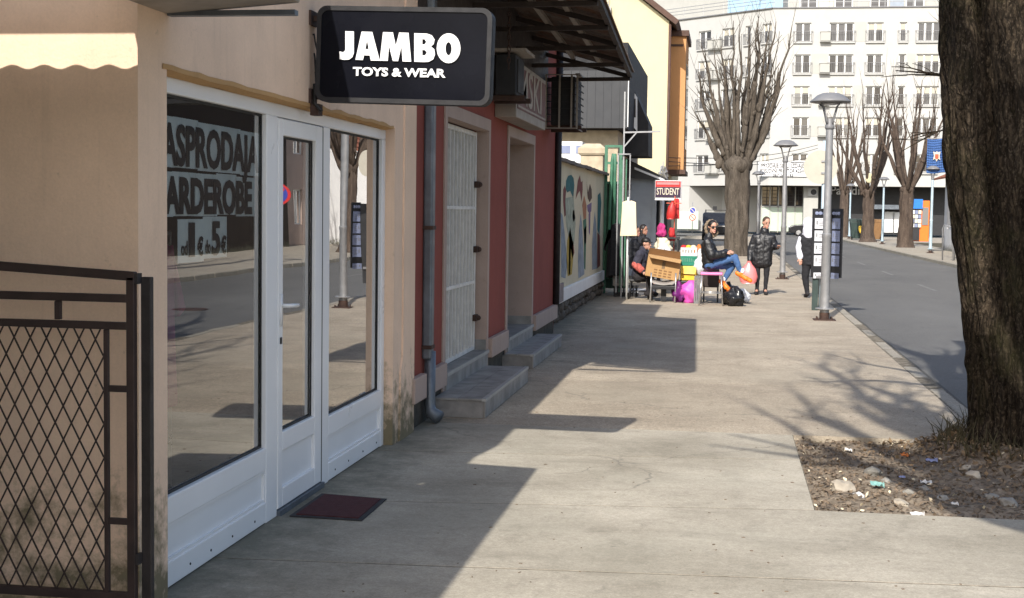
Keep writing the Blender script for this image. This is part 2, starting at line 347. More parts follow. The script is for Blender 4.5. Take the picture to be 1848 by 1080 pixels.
# ------------------------------------------------------------ mesh helpers
OFF = {}
def M(k): return MATS[k]
def tag(o, label=None, cat=None, group=None, kind=None):
    if label: o['label'] = label
    if cat: o['category'] = cat
    if group: o['group'] = group
    if kind: o['kind'] = kind
    return o
def root(name, loc, label=None, cat=None, group=None, rz=0., world=True):
    o = bpy.data.objects.new(name, None); COL.objects.link(o); o.location = loc; o.rotation_euler = (0, 0, rz)
    o.empty_display_size = .2
    OFF[o] = Vector(loc) if world else Vector((0, 0, 0))
    return tag(o, label, cat, group)
def frame(d):
    d = d.normalized(); a = Vector((0, 0, 1)) if abs(d.z) < .9 else Vector((1, 0, 0))
    u = d.cross(a).normalized(); return u, d.cross(u).normalized()
class MB:
    def __init__(s): s.v = []; s.f = []
    def add(s, vs, fs):
        k = len(s.v); s.v += [Vector(q) for q in vs]; s.f += [tuple(i+k for i in q) for q in fs]; return s
    def quad(s, *p): return s.add(p, [tuple(range(len(p)))])
    def box(s, x0, x1, y0, y1, z0, z1):
        x0, x1 = min(x0, x1), max(x0, x1); y0, y1 = min(y0, y1), max(y0, y1); z0, z1 = min(z0, z1), max(z0, z1)
        return s.add([(x0, y0, z0), (x1, y0, z0), (x1, y1, z0), (x0, y1, z0), (x0, y0, z1), (x1, y0, z1), (x1, y1, z1), (x0, y1, z1)],
                     [(3, 2, 1, 0), (4, 5, 6, 7), (0, 1, 5, 4), (1, 2, 6, 5), (2, 3, 7, 6), (3, 0, 4, 7)])
    def obox(s, c, h, rot=None):
        k = len(s.v); s.box(-h[0], h[0], -h[1], h[1], -h[2], h[2])
        m = rot.to_matrix() if isinstance(rot, Euler) else (rot or Matrix.Identity(3))
        for i in range(k, len(s.v)): s.v[i] = m @ s.v[i]+Vector(c)
        return s
    def bar(s, a, b, w, h=None, up=None):
        a = Vector(a); b = Vector(b); d = (b-a).normalized(); h = h or w
        u = (Vector(up) if up else (Vector((0, 0, 1)) if abs(d.z) < .95 else Vector((0, 1, 0))))
        x = d.cross(u).normalized()*w/2; y = d.cross(x).normalized()*h/2
        return s.add([a-x-y, a+x-y, a+x+y, a-x+y, b-x-y, b+x-y, b+x+y, b-x+y], [(0, 1, 2, 3), (7, 6, 5, 4), (0, 4, 5, 1), (1, 5, 6, 2), (2, 6, 7, 3), (3, 7, 4, 0)])
    def tube(s, pts, rad, n=8, caps=True):
        pts = [Vector(p) for p in pts]; k = len(s.v)
        if isinstance(rad, (int, float)): rad = [rad]*len(pts)
        u = None
        for i, p in enumerate(pts):
            d = (pts[min(i+1, len(pts)-1)]-pts[max(i-1, 0)])
            d = d.normalized() if d.length > 1e-9 else Vector((0, 0, 1))
            if u is None: u, _ = frame(d)
            u = (u-d*u.dot(d)); u = u.normalized() if u.length > 1e-6 else frame(d)[0]
            v = d.cross(u)
            for j in range(n):
                a = 2*math.pi*j/n; s.v.append(p+(u*math.cos(a)+v*math.sin(a))*rad[i])
        for i in range(len(pts)-1):
            for j in range(n):
                a = k+i*n+j; b = k+i*n+(j+1) % n; s.f.append((a, b, b+n, a+n))
        if caps:
            s.f.append(tuple(k+j for j in reversed(range(n)))); e = k+(len(pts)-1)*n; s.f.append(tuple(e+j for j in range(n)))
        return s
    def ell(s, c, r, rot=None, nu=14, nv=9):
        c = Vector(c); k = len(s.v); m = rot.to_matrix() if isinstance(rot, Euler) else (rot or Matrix.Identity(3))
        if isinstance(r, (int, float)): r = (r, r, r)
        pt = lambda t, a: c+m @ Vector((r[0]*math.sin(t)*math.cos(a), r[1]*math.sin(t)*math.sin(a), r[2]*math.cos(t)))
        s.v.append(pt(0, 0))
        for i in range(1, nv):
            for j in range(nu): s.v.append(pt(math.pi*i/nv, 2*math.pi*j/nu))
        s.v.append(pt(math.pi, 0)); e = len(s.v)-1
        for j in range(nu):
            s.f.append((k, k+1+j, k+1+(j+1) % nu)); b = k+1+(nv-2)*nu; s.f.append((e, b+(j+1) % nu, b+j))
        for i in range(nv-2):
            for j in range(nu):
                a = k+1+i*nu+j; b = k+1+i*nu+(j+1) % nu; s.f.append((a, a+nu, b+nu, b))
        return s
    def cap(s, a, b, ra, rb=None, n=12):
        a = Vector(a); b = Vector(b); rb = ra if rb is None else rb; d = (b-a).normalized()
        pts = []; rr = []
        for t in (80, 55, 25): pts.append(a-d*ra*math.sin(R(t))); rr.append(ra*math.cos(R(t)))
        pts += [a, b]; rr += [ra, rb]
        for t in (25, 55, 80): pts.append(b+d*rb*math.sin(R(t))); rr.append(rb*math.cos(R(t)))
        return s.tube(pts, rr, n)
    def lathe(s, c, prof, n=16):
        # prof: (radius, z) pairs from the bottom up
        c = Vector(c); k = len(s.v)
        for r, z in prof:
            for j in range(n): a = 2*math.pi*j/n; s.v.append(c+Vector((r*math.cos(a), r*math.sin(a), z)))
        for i in range(len(prof)-1):
            for j in range(n):
                a = k+i*n+j; b = k+i*n+(j+1) % n; s.f.append((a, b, b+n, a+n))
        s.f.append(tuple(k+j for j in reversed(range(n)))); e = k+(len(prof)-1)*n; s.f.append(tuple(e+j for j in range(n)))
        return s
    def prism(s, poly, o, u, v, depth):
        # poly in (u,v) plane at o, extruded along u x v by depth
        o = Vector(o); u = Vector(u); v = Vector(v); w_ = u.cross(v).normalized()*depth; n = len(poly); k = len(s.v)
        for q in poly: s.v.append(o+u*q[0]+v*q[1])
        for q in poly: s.v.append(o+u*q[0]+v*q[1]+w_)
        s.f.append(tuple(k+i for i in reversed(range(n)))); s.f.append(tuple(k+n+i for i in range(n)))
        for i in range(n): j = (i+1) % n; s.f.append((k+i, k+j, k+n+j, k+n+i))
        return s
    def move(s, m):
        s.v = [m @ q for q in s.v]; return s
    def mesh(s, name, off=Vector((0, 0, 0)), smooth=False):
        me = bpy.data.meshes.new(name); me.from_pydata([q-off for q in s.v], [], s.f); me.update()
        if smooth: me.polygons.foreach_set('use_smooth', [True]*len(me.polygons))
        return me
    def build(s, name, mat, parent=None, smooth=False, bevel=0., remesh=0., label=None, cat=None, group=None, kind=None, sm=0):
        if parent is None:
            xs = [q.x for q in s.v]; ys = [q.y for q in s.v]; zs = [q.z for q in s.v]
            off = Vector(((min(xs)+max(xs))/2, (min(ys)+max(ys))/2, min(zs)))
        else: off = OFF[parent]
        me = s.mesh(name, off, smooth or remesh > 0); me.materials.append(M(mat) if isinstance(mat, str) else mat)
        o = bpy.data.objects.new(name, me); COL.objects.link(o)
        if parent is None: o.location = off
        else: o.parent = parent
        OFF[o] = off
        if remesh:
            r = o.modifiers.new('remesh', 'REMESH'); r.mode = 'VOXEL'; r.voxel_size = remesh; r.use_smooth_shade = True
            q = o.modifiers.new('smooth', 'SMOOTH'); q.iterations = sm or 3; q.factor = .5
        if bevel:
            b = o.modifiers.new('bevel', 'BEVEL'); b.width = bevel; b.segments = 2; b.limit_method = 'ANGLE'; b.angle_limit = R(40)
        return tag(o, label, cat, group, kind)
def inst(me, name, parent, loc, rz=0., rot=None):
    o = bpy.data.objects.new(name, me); COL.objects.link(o); o.location = loc
    o.rotation_euler = rot or (0, 0, rz)
    if parent: o.parent = parent
    return o
def copy_tree(o, parent=None):
    c = o.copy(); COL.objects.link(c); OFF[c] = OFF.get(o, Vector((0, 0, 0)))
    if parent: c.parent = parent
    for ch in [q for q in bpy.data.objects if q.parent == o]: copy_tree(ch, c)
    return c
def struct(o): o['kind'] = 'structure'; return o
def holes_wall(o, u, n, u0_, u1, z0, z1, holes, depth, mb=None):
    """front skin of a wall in the plane o+u*a+z, with rectangular openings and their reveals"""
    mb = mb or MB(); o = Vector(o); u = Vector(u); n = Vector(n); up = Vector((0, 0, 1))
    us = sorted({u0_, u1, *[q for h in holes for q in h[:2]]}); zs = sorted({z0, z1, *[q for h in holes for q in h[2:4]]})
    us = [q for q in us if u0_ <= q <= u1]; zs = [q for q in zs if z0 <= q <= z1]
    flip = u.cross(up).dot(n) < 0
    def q4(*p): mb.quad(*(p if not flip else p[::-1]))
    at = lambda a, z, d=0.: o+u*a+up*z-n*d
    for i in range(len(us)-1):
        for j in range(len(zs)-1):
            cu = (us[i]+us[i+1])/2; cz = (zs[j]+zs[j+1])/2
            if any(h[0] < cu < h[1] and h[2] < cz < h[3] for h in holes): continue
            q4(at(us[i], zs[j]), at(us[i+1], zs[j]), at(us[i+1], zs[j+1]), at(us[i], zs[j+1]))
    for a, b, c, d in [h[:4] for h in holes]:
        D = depth
        q4(at(a, c), at(a, d), at(a, d, D), at(a, c, D)); q4(at(b, d), at(b, c), at(b, c, D), at(b, d, D))
        q4(at(a, d), at(b, d), at(b, d, D), at(a, d, D))
        if c > z0+1e-4: q4(at(b, c), at(a, c), at(a, c, D), at(b, c, D))
    return mb
def text_mb(body, size, o, u, v, depth=.004, bold=0., width=None, sx=1., spacing=1.):
    """flat lettering as a mesh: origin o (left end of the baseline), u to the reading right, v up"""
    c = bpy.data.curves.new('lettering', 'FONT'); c.body = body; c.size = size; c.offset = bold; c.extrude = depth/2; c.resolution_u = 3; c.space_character = spacing
    t = bpy.data.objects.new('lettering', c); COL.objects.link(t); bpy.context.view_layer.update()
    me = bpy.data.meshes.new_from_object(t.evaluated_get(bpy.context.evaluated_depsgraph_get()))
    vs_ = [q.co.copy() for q in me.vertices]; fs = [tuple(p.vertices) for p in me.polygons]
    bpy.data.objects.remove(t); bpy.data.curves.remove(c); bpy.data.meshes.remove(me)
    x0 = min(q.x for q in vs_); x1 = max(q.x for q in vs_)
    k = (width/(x1-x0)) if width else sx
    u = Vector(u); v = Vector(v); w_ = u.cross(v); o = Vector(o); mb = MB()
    return mb.add([o+u*((q.x-x0)*k)+v*q.y+w_*q.z for q in vs_], fs)
def glyph_mb(loops, o, u, v, depth):
    """filled outline (outer loop + holes) via a 2D curve"""
    c = bpy.data.curves.new('glyph', 'CURVE'); c.dimensions = '2D'; c.fill_mode = 'BOTH'; c.extrude = depth/2
    for lp in loops:
        sp = c.splines.new('POLY'); sp.points.add(len(lp)-1); sp.use_cyclic_u = True
        for i, q in enumerate(lp): sp.points[i].co = (q[0], q[1], 0, 1)
    t = bpy.data.objects.new('glyph', c); COL.objects.link(t); bpy.context.view_layer.update()
    me = bpy.data.meshes.new_from_object(t.evaluated_get(bpy.context.evaluated_depsgraph_get()))
    vs_ = [q.co.copy() for q in me.vertices]; fs = [tuple(p.vertices) for p in me.polygons]
    bpy.data.objects.remove(t); bpy.data.curves.remove(c); bpy.data.meshes.remove(me)
    u = Vector(u); v = Vector(v); w_ = u.cross(v); o = Vector(o)
    return MB().add([o+u*q.x+v*q.y+w_*q.z for q in vs_], fs)
def rrect(w_, h_, r, n=6):
    p = []
    for cx, cy, a0 in ((w_/2-r, h_/2-r, 0), (-w_/2+r, h_/2-r, 90), (-w_/2+r, -h_/2+r, 180), (w_/2-r, -h_/2+r, 270)):
        for i in range(n+1): a = R(a0+90*i/n); p.append((cx+r*math.cos(a), cy+r*math.sin(a)))
    return p
XA, YA, ZA = Vector((1, 0, 0)), Vector((0, 1, 0)), Vector((0, 0, 1))
# ============================================================ GROUND
g = MB(); g.quad((-900, -300, -.2), (900, -300, -.2), (900, 1500, -.2), (-900, 1500, -.2)); struct(g.build('ground', 'ground'))
KX = 2.1                                     # kerb line of the near pavement
rd = MB(); rd.quad((KX-.02, -30, -.12), (8.02, -30, -.12), (8.02, 112, -.12), (KX-.02, 112, -.12))
rd.quad((-60, 112, -.12), (60, 112, -.12), (60, 124, -.12), (-60, 124, -.12)); road = struct(rd.build('road', 'asphalt'))
gs = MB()
for i in range(60):
    y = -6+i*1.2; a = .17+.05*noise.noise((y*.5, 0, 0)); b = .17+.05*noise.noise((y*.5+.6, 0, 0))
    gs.quad((KX, y, -.116), (KX+a, y, -.116), (KX+b, y+1.2, -.116), (KX, y+1.2, -.116))
gs.build('gutter_strip', 'asphalt_dark', road)
for i in range(9):
    y = 34+i*8.5; MB().quad((4.95, y, -.115), (5.05, y, -.115), (5.05, y+3, -.115), (4.95, y+3, -.115)).build('lane_dash', 'stripe', road)

mh = MB(); mh.tube([(4.4, 22.5, -.119), (4.4, 22.5, -.112)], .32, 28); mh.build('manhole_cover', 'rust_iron', road)
sw = root('sidewalk', (0, 0, 0)); struct(sw)
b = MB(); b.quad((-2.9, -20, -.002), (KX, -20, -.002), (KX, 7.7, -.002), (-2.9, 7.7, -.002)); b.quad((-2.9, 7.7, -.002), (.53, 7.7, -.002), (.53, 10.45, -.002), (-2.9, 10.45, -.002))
b.quad((-2.9, 10.45, -.002), (KX, 10.45, -.002), (KX, 104, -.002), (-2.9, 104, -.002)); b.build('bedding', 'joint_dirt_shade', sw)
def slab(p, mat):
    # p: four corners counter-clockwise; joint gap taken off
    c = sum((Vector((*q, 0)) for q in p), Vector())/len(p); m = MB(); q2 = []
    for q in p:
        v = Vector((*q, 0)); d = c-v; q2.append((v.x+math.copysign(.006, d.x), v.y+math.copysign(.008, d.y)))
    m.prism(q2, (0, 0, -.05), XA, YA, .05+random.uniform(-.0008, .0004)); m.build('slab', mat, sw)
J = [(-9, -9), (-6, -6), (-3, -3), (0, 0), (1.6, 1.7), (3.1, 3.2), (4.6, 4.75), (6.05, 6.35), (7.38, 7.95), (9.02, 9.48), (10.36, 10.44)]
LX, RX, PL = -2.44, KX-.15, .53
def sy(j, x): return j[0]+(j[1]-j[0])*(x-LX)/(RX-LX)
for i in range(len(J)-1):
    a, c = J[i], J[i+1]
    if i < 7: slab([(LX, a[0]), (RX, a[1]), (RX, c[1]), (LX, c[0])], 'slab_smooth')
    elif i == 7: slab([(LX, a[0]), (RX, a[1]), (RX, 7.75), (PL, 7.75), (LX, c[0])], 'slab_smooth')
    else: slab([(LX, a[0] if i > 8 else 7.38), (PL, sy(a, PL) if i > 8 else 7.75), (PL, sy(c, PL) if i < 9 else 10.4), (LX, c[0])], 'slab_smooth')
ys_ = [10.4, 13.4, 16.4, 19.4, 22.45, 25.5, 28.5, 32, 36, 40, 45, 50, 56, 62, 70, 78, 87, 96, 104]
for i in range(len(ys_)-1):
    a, c = ys_[i], ys_[i+1]
    slab([(LX, a-.04 if i else 10.36), (RX, a), (RX, c), (LX, c-.04)], 'slab_coarse')
y = -10.
while y < 104:
    L = .98
    if not (7.75 < y+.5 < 10.4):
        k = MB(); h = random.uniform(-.006, .004); k.box(KX-.145, KX, y, y+L-.012, -.2, h); o = k.build('kerb_stone', 'kerb', sw, bevel=.02)
    y += L
# opposite pavement
sw2 = root('opposite_sidewalk', (8, 0, 0)); struct(sw2)
MB().box(8.16, 30, -10, 112, -.2, 0).build('paving', 'slab_far', sw2)
y = 24.
while y < 112:
    MB().box(8.0, 8.15, y, y+1.47, -.2, .004).build('kerb_stone', 'kerb', sw2, bevel=.02); y += 1.5
vg = MB(); vg.box(11.5, 13.5, 62, 90, 0, .012); struct(vg.build('verge', 'weed'))

# ============================================================ SHOP BUILDING (tan plaster)
WX = -2.28
A = root('shop_building', (-5, 7.4, 0), 'low tan plastered shop building with white glazed shopfront', 'building')
HT = 2.215
wl = holes_wall((WX, 0, 0), YA, XA, 5.07, 9.86, 0, 3.3, [(5.35, 9.25, 0.0, HT)], .09)
wl.quad((WX, 5.07, 0), (WX, 5.07, 3.3), (-9, 5.07, 3.3), (-9, 5.07, 0))
wl.quad((WX, 5.07, 3.3), (WX, 9.86, 3.3), (-9, 9.86, 3.3), (-9, 5.07, 3.3))
wl.quad((WX, 9.86, 0), (-9, 9.86, 0), (-9, 9.86, 3.3), (WX, 9.86, 3.3)); wl.quad((-9, 5.07, 0), (-9, 5.07, 3.3), (-9, 9.86, 3.3), (-9, 9.86, 0))
wl.build('wall', 'plaster_tan', A)
pl = MB(); pl.prism([(9.42, .0), (9.858, .0), (9.858, 3.2), (9.50, 3.2), (9.50, .6), (9.44, .5)], (WX+.012, 0, 0), YA, ZA, -.012).build('pilaster', 'plaster_tan', A)
so_ = MB()
pts = [5.3+i*.1 for i in range(41)]
for i in range(40):
    a, c = pts[i], pts[i+1]; za = HT-.012+.007*noise.noise((a*4, 0, 0)); zc = HT-.012+.007*noise.noise((c*4, 0, 0))
    if c > 9.26: break
    so_.quad((WX-.085, a, za-.008), (WX-.085, c, zc-.008), (WX+.004+.004*noise.noise((c*6, 1, 0)), c, zc+.004), (WX+.004+.004*noise.noise((a*6, 1, 0)), a, za+.004))
    so_.quad((WX+.004, a, za+.004), (WX+.004, c, zc+.004), (WX+.003, c, zc+.025+.012*noise.noise((c*5, 3, 0))), (WX+.003, a, za+.025+.012*noise.noise((a*5, 3, 0))))
so_.build('lintel_edge', 'plaster_ochre', A)
ev = MB(); ev.box(-9, WX-.01, 4.27, 5.06, 2.93, 2.99); ev.build('side_eave', 'brown_trim', A)
# room behind the glass
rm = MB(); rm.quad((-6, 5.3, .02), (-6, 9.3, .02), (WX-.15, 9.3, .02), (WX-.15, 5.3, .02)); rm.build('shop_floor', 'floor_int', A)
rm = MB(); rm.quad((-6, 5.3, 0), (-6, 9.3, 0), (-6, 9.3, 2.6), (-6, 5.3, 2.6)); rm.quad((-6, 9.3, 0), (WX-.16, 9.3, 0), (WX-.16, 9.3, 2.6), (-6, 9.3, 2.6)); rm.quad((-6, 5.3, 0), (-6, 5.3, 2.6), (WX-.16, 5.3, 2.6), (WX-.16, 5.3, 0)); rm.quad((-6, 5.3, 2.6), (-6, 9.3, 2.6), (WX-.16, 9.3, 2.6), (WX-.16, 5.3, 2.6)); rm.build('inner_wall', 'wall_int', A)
# white shopfront
FXf, FXb = -2.345, -2.42
S = MB()
def fr(y0, y1, z0, z1, m=S, xf=FXf, xb=FXb): m.box(xb, xf, y0, y1, z0, z1)
fr(5.30, 9.25, 2.13, 2.198); fr(5.30, 5.36, 0, 2.13); fr(6.775, 6.95, 0, 2.13); fr(7.765, 7.91, 0, 2.13); fr(9.165, 9.25, 0, 2.13)
for a, c in ((5.36, 6.775), (7.91, 9.165)): fr(a, c, .28, .40); fr(a, c, 0.005, .115)
shop = S.build('shopfront_frame', 'pvc', A, bevel=.006)
gsk = None
def gask(y0, y1, z0, z1, x=FXf-.028, t=.012):
    gsk.box(x-.004, x+.002, y0, y0+t, z0, z1); gsk.box(x-.004, x+.002, y1-t, y1, z0, z1); gsk.box(x-.004, x+.002, y0+t, y1-t, z0, z0+t); gsk.box(x-.004, x+.002, y0+t, y1-t, z1-t, z1)
for a, c in ((5.36, 6.775), (7.91, 9.165)): gsk = MB(); gask(a, c, .40, 2.13); gsk.build('gasket', 'gasket', shop)
for a, c in ((5.36, 6.775), (7.91, 9.165)):
    MB().box(FXf-.05, FXf-.02, a, c, .115, .28).build('panel', 'pvc_panel', A, bevel=.004)
    bd = MB(); bd.box(FXf-.02, FXf-.006, a, c, .268, .28); bd.box(FXf-.02, FXf-.006, a, c, .115, .130); bd.box(FXf-.02, FXf-.006, a, a+.014, .130, .268); bd.box(FXf-.02, FXf-.006, c-.014, c, .130, .268); bd.build('bead', 'pvc', shop)
    x = FXf-.034; MB().quad((x, a, .4), (x, c, .4), (x, c, 2.13), (x, a, 2.13)).build('pane', 'shop_glass', A)
dr = MB(); X1 = FXf+.004
for y0, y1, z0, z1 in ((6.953, 7.03, .035, 2.125), (7.615, 7.745, .035, 2.125), (7.03, 7.615, 2.035, 2.125), (7.03, 7.615, .34, .445), (7.03, 7.615, .035, .14)): dr.box(FXb, X1, y0, y1, z0, z1)
door = dr.build('door', 'pvc', A, bevel=.006)
MB().box(X1-.05, X1-.02, 7.03, 7.615, .14, .34).build('panel', 'pvc_panel', door)
gk = MB(); gsk = gk; gask(7.03, 7.615, .445, 2.035, X1-.024); gk.build('gasket', 'gasket', door); gk = MB(); gk.box(FXb+.01, X1-.002, 7.7455, 7.764, .035, 2.125); gk.build('gasket', 'gasket', door)
MB().quad((X1-.032, 7.03, .445), (X1-.032, 7.615, .445), (X1-.032, 7.615, 2.035), (X1-.032, 7.03, 2.035)).build('pane', 'shop_glass', door)
h = MB(); h.box(X1, X1+.008, 6.975, 7.005, 1.02, 1.19); h.tube([(X1+.004, 6.99, 1.13), (X1+.05, 6.99, 1.13), (X1+.055, 7.01, 1.13), (X1+.055, 7.12, 1.125)], .011, 8); h.build('handle', 'pvc', door, smooth=True)
MB().box(X1, X1+.006, 6.98, 7.0, .925, .96).build('lock', 'gasket', door)
th = MB(); th.box(FXb, FXf+.02, 6.95, 7.765, .0, .03); th.build('threshold', 'zinc', A)
scw = MB()
for y in (5.75, 6.0, 6.28, 6.6, 8.05, 8.35, 8.7, 9.05): scw.tube([(FXf-.002, y, .05), (FXf+.003, y, .05)], .006, 8)
scw.build('screw', 'gasket', shop, kind='stuff')
# paper notices taped inside
NX = FXf-.040
def notice(name, y0, y1, z0, z1, lines, label, n=1, tilt=0):
    r_ = root(name, (NX, (y0+y1)/2, z0), label, 'notice')
    for i in range(n):
        a = y0+(y1-y0)*i/n; c = y0+(y1-y0)*(i+1)/n; j = random.uniform(-.006, .006)
        MB().box(NX-.001-.0015*(i % 2), NX-.0015*(i % 2), a-.004, c+.004, z0+j, z1+j).build('sheet', 'paper', r_)
    L = MB()
    for body, ya, yb, zb, size, bold in lines:
        t = text_mb(body, size, (NX+.0035, ya, zb), YA, ZA, .002, bold, width=yb-ya); L.add(t.v, t.f)
    L.build('lettering', 'ink', r_); return r_
notice('paper_notice', 5.40, 6.77, 1.815, 2.035, [('RASPRODAJA', 5.42, 6.755, 1.835, .245, .008)], 'row of white sheets reading RASPRODAJA inside the shop window', 5)
notice('paper_notice', 5.40, 6.70, 1.610, 1.805, [('GARDEROBE', 5.42, 6.655, 1.625, .215, .009)], 'row of white sheets reading GARDEROBE inside the shop window', 5)
notice('paper_notice', 5.715, 6.31, 1.405, 1.600, [('od', 5.745, 5.815, 1.435, .09, .001), ('1', 5.83, 5.90, 1.43, .21, .006), ('€', 5.935, 6.00, 1.43, .11, .004), ('do', 6.03, 6.09, 1.435, .09, .001), ('5', 6.11, 6.215, 1.43, .215, .007), ('€', 6.23, 6.295, 1.43, .11, .004)], 'white price sheet reading od 1€ do 5€ below the GARDEROBE notice', 2)
# clothes rail in the shop
cr = root('clothes_rail', (-3.1, 6.4, .02), 'chrome clothes rail standing inside the shop behind the notices', 'clothes rail')
m = MB(); m.tube([(-3.1, 5.5, 0.03), (-3.1, 5.5, 1.5), (-3.1, 7.3, 1.5), (-3.1, 7.3, .03)], .015, 8); m.build('rail', 'chrome', cr, smooth=True)
def garment(x, y, z, w_, h_, d, mat, label, rz=0., sleeves=True, cat='garment', group=None, name='garment'):
    m = MB(); sh = .32*w_
    prof = [(-w_*.10, 0), (-w_*.36, -.05*h_)]
    if sleeves: prof += [(-w_*.62, -.42*h_), (-w_*.48, -.47*h_), (-w_*.38, -.24*h_)]
    prof += [(-w_*.40, -h_*.6), (-w_*.45, -h_), (w_*.45, -h_*.99), (w_*.40, -h_*.6)]
    if sleeves: prof += [(w_*.38, -.24*h_), (w_*.48, -.47*h_), (w_*.62, -.42*h_)]
    prof += [(w_*.36, -.05*h_), (w_*.10, 0), (0, -.04*h_)]
    m.prism(prof[::-1], (0, d/2, 0), XA, ZA, d)
    c = root(name, (x, y, z-h_), label, cat, group, rz, world=False); m.move(Matrix.Translation((0, 0, h_)))
    o = m.build('cloth', mat, c); bv = o.modifiers.new('b', 'BEVEL'); bv.width = min(d*.4, .02); bv.segments = 3
    hk = MB(); hk.tube([(0, 0, h_-.02), (0, 0, h_+.03), (.02, 0, h_+.05), (.01, 0, h_+.075)], .004, 6); hk.build('hanger_hook', 'chrome', c)
    return c
for i, (yy, mt, lb) in enumerate(((6.55, 'red_cloth', 'dark red top hanging on the rail inside the shop'), (6.8, 'cloth_navy', 'navy coat hanging beside the red top inside the shop'), (7.05, 'magenta_cloth', 'magenta dress hanging at the end of the shop rail'))):
    garment(-3.1, yy, 1.47, .5, .95, .07, mt, lb, rz=R(80), name='hanging_garment')

# ============================================================ JAMBO sign
sy_ = 7.27
TL, TR, BL = PY(571, 10, sy_), PY(891, 15, sy_), PY(573, 183, sy_)
u = (TR-TL).normalized(); v = Vector((0, 0, 1)); v = (v-u*v.dot(u)).normalized(); Wd = (TR-TL).length; Hg = (TL-BL).length
ctr = TL+u*Wd/2-v*Hg/2; nn = u.cross(v)      # nn points to the camera (-y)
js = root('shop_sign', (ctr.x, ctr.y, ctr.z-Hg/2), 'black box sign reading JAMBO TOYS & WEAR projecting over the pavement', 'sign')
fw = Wd-.012
outer = rrect(fw, Hg, .055); inner = rrect(fw-.05, Hg-.05, .04)
m = MB(); m.prism(outer, ctr-nn*.12, u, v, .098); m.build('casing', 'sign_frame', js, bevel=.008)
ring = MB(); n_ = len(outer); base = [ctr+u*q[0]+v*q[1] for q in outer]; bi = [ctr+u*q[0]+v*q[1] for q in inner]
ring.v = base+bi+[q-nn*.02 for q in base]+[q-nn*.012 for q in bi]
for i in range(n_):
    j = (i+1) % n_; ring.f += [(i, j, n_+j, n_+i), (2*n_+i, 2*n_+j, j, i), (n_+i, n_+j, 3*n_+j, 3*n_+i)]
ring.build('rim', 'sign_frame', js)
m = MB(); m.prism(rrect(fw-.03, Hg-.03, .045), ctr-nn*.018, u, v, .010); m.build('face', 'sign_black', js)
def spx(x, y):                                # pixel of the 3.6x close-up -> sign plane coordinates
    q = PY(440+x/3.6, y/3.6, sy_)-ctr; return (q.dot(u), q.dot(v))
def ring_pts(cx, cy, rx, ry, n=28, a0=0., a1=360.): return [(cx+rx*math.cos(R(a0+(a1-a0)*i/n)), cy+ry*math.sin(R(a0+(a1-a0)*i/n))) for i in range(n)]
GL = {
 'J': [[(660, 204), (716, 206), (716, 345), (706, 372), (686, 388), (655, 391), (622, 386), (622, 334), (640, 341), (653, 338), (660, 325)]],
 'A': [[(766, 207), (835, 209), (884, 396), (826, 395), (819, 362), (782, 361), (774, 392), (726, 390)], [(802, 262), (790, 320), (812, 321)]],
 'M': [[(905, 210), (969, 212), (988, 300), (1010, 213), (1071, 215), (1088, 402), (1032, 401), (1025, 300), (1003, 399), (969, 398), (944, 298), (936, 397), (884, 396)]],
 'B': [[(1108, 217), (1190, 220), (1222, 231), (1240, 258), (1234, 288), (1216, 303), (1238, 322), (1243, 356), (1230, 388), (1202, 403), (1170, 405), (1108, 403)], [(1160, 256), (1160, 290), (1176, 290), (1186, 274), (1176, 257)], [(1160, 326), (1160, 362), (1178, 362), (1190, 344), (1178, 327)]],
 'O': [ring_pts(1331, 315, 77, 97), ring_pts(1331, 318, 20, 43, 20)],
}
L = MB()
for ch, loops in GL.items():
    t = glyph_mb([[spx(*q) for q in lp] for lp in loops], ctr+nn*.0, u, v, .006); L.add(t.v, t.f)
o0 = spx(708, 490); o1 = spx(1312, 490)
t = text_mb('TOYS & WEAR', .062, ctr+u*o0[0]+v*(o0[1]+.0), u, v, .006, .0022, width=o1[0]-o0[0]); L.add(t.v, t.f)
L.build('lettering', 'sign_white', js)
bk = MB()
for zz in (ctr.z+Hg*.40, ctr.z-Hg*.42):
    bk = MB(); bk.box(WX-.0, WX+.012, ctr.y+.0, ctr.y+.12, zz-.04, zz+.04); bk.bar((WX+.01, ctr.y+.06, zz), (ctr.x-Wd/2+.02, ctr.y+.06, zz), .03, .03); bk.build('bracket', 'rust_iron', js)
bk = MB(); bk.box(WX+.003, WX+.05, ctr.y+.02, ctr.y+.10, ctr.z-Hg*.62, ctr.z-Hg*.50)
bk.build('transformer', 'rust_iron', js)
for k in range(3):
    cb = MB()
    a = Vector((WX+.01, ctr.y+.05+.02*k, ctr.z+.12-.1*k)); e = Vector((ctr.x-Wd/2+.01, ctr.y+.05, ctr.z-.03-.08*k)); mid = (a+e)/2+Vector((0, -.02, -.05 if k else .03))
    cb.tube([a, a*.6+mid*.4+Vector((.0, 0, .02)), mid, mid*.4+e*.6, e], .005, 6).build('wiring', 'cable', js, smooth=True)
cb = MB(); cb.tube([(WX+.02, ctr.y+.05, ctr.z-.15), (WX+.03, ctr.y+.02, ctr.z-.26), (WX+.075, ctr.y+.0, ctr.z-.30)], .011, 6)
cb.build('wiring', 'cable', js, smooth=True)

# door mat
mt = root('door_mat', (-2.07, 7.22, 0), 'flat dark red doormat with black rubber border by the shop door', 'doormat')
q = [(-2.275, 6.95), (-1.87, 6.93), (-1.875, 7.48), (-2.275, 7.54)]
MB().prism(q, (0, 0, .002), XA, YA, .006).build('border', 'mat_edge', mt)
cq = Vector((-2.07, 7.22)); MB().prism([(cq.x+(a-cq.x)*.86, cq.y+(b_-cq.y)*.9) for a, b_ in q], (0, 0, .008), XA, YA, .005).build('carpet', 'mat_red', mt)

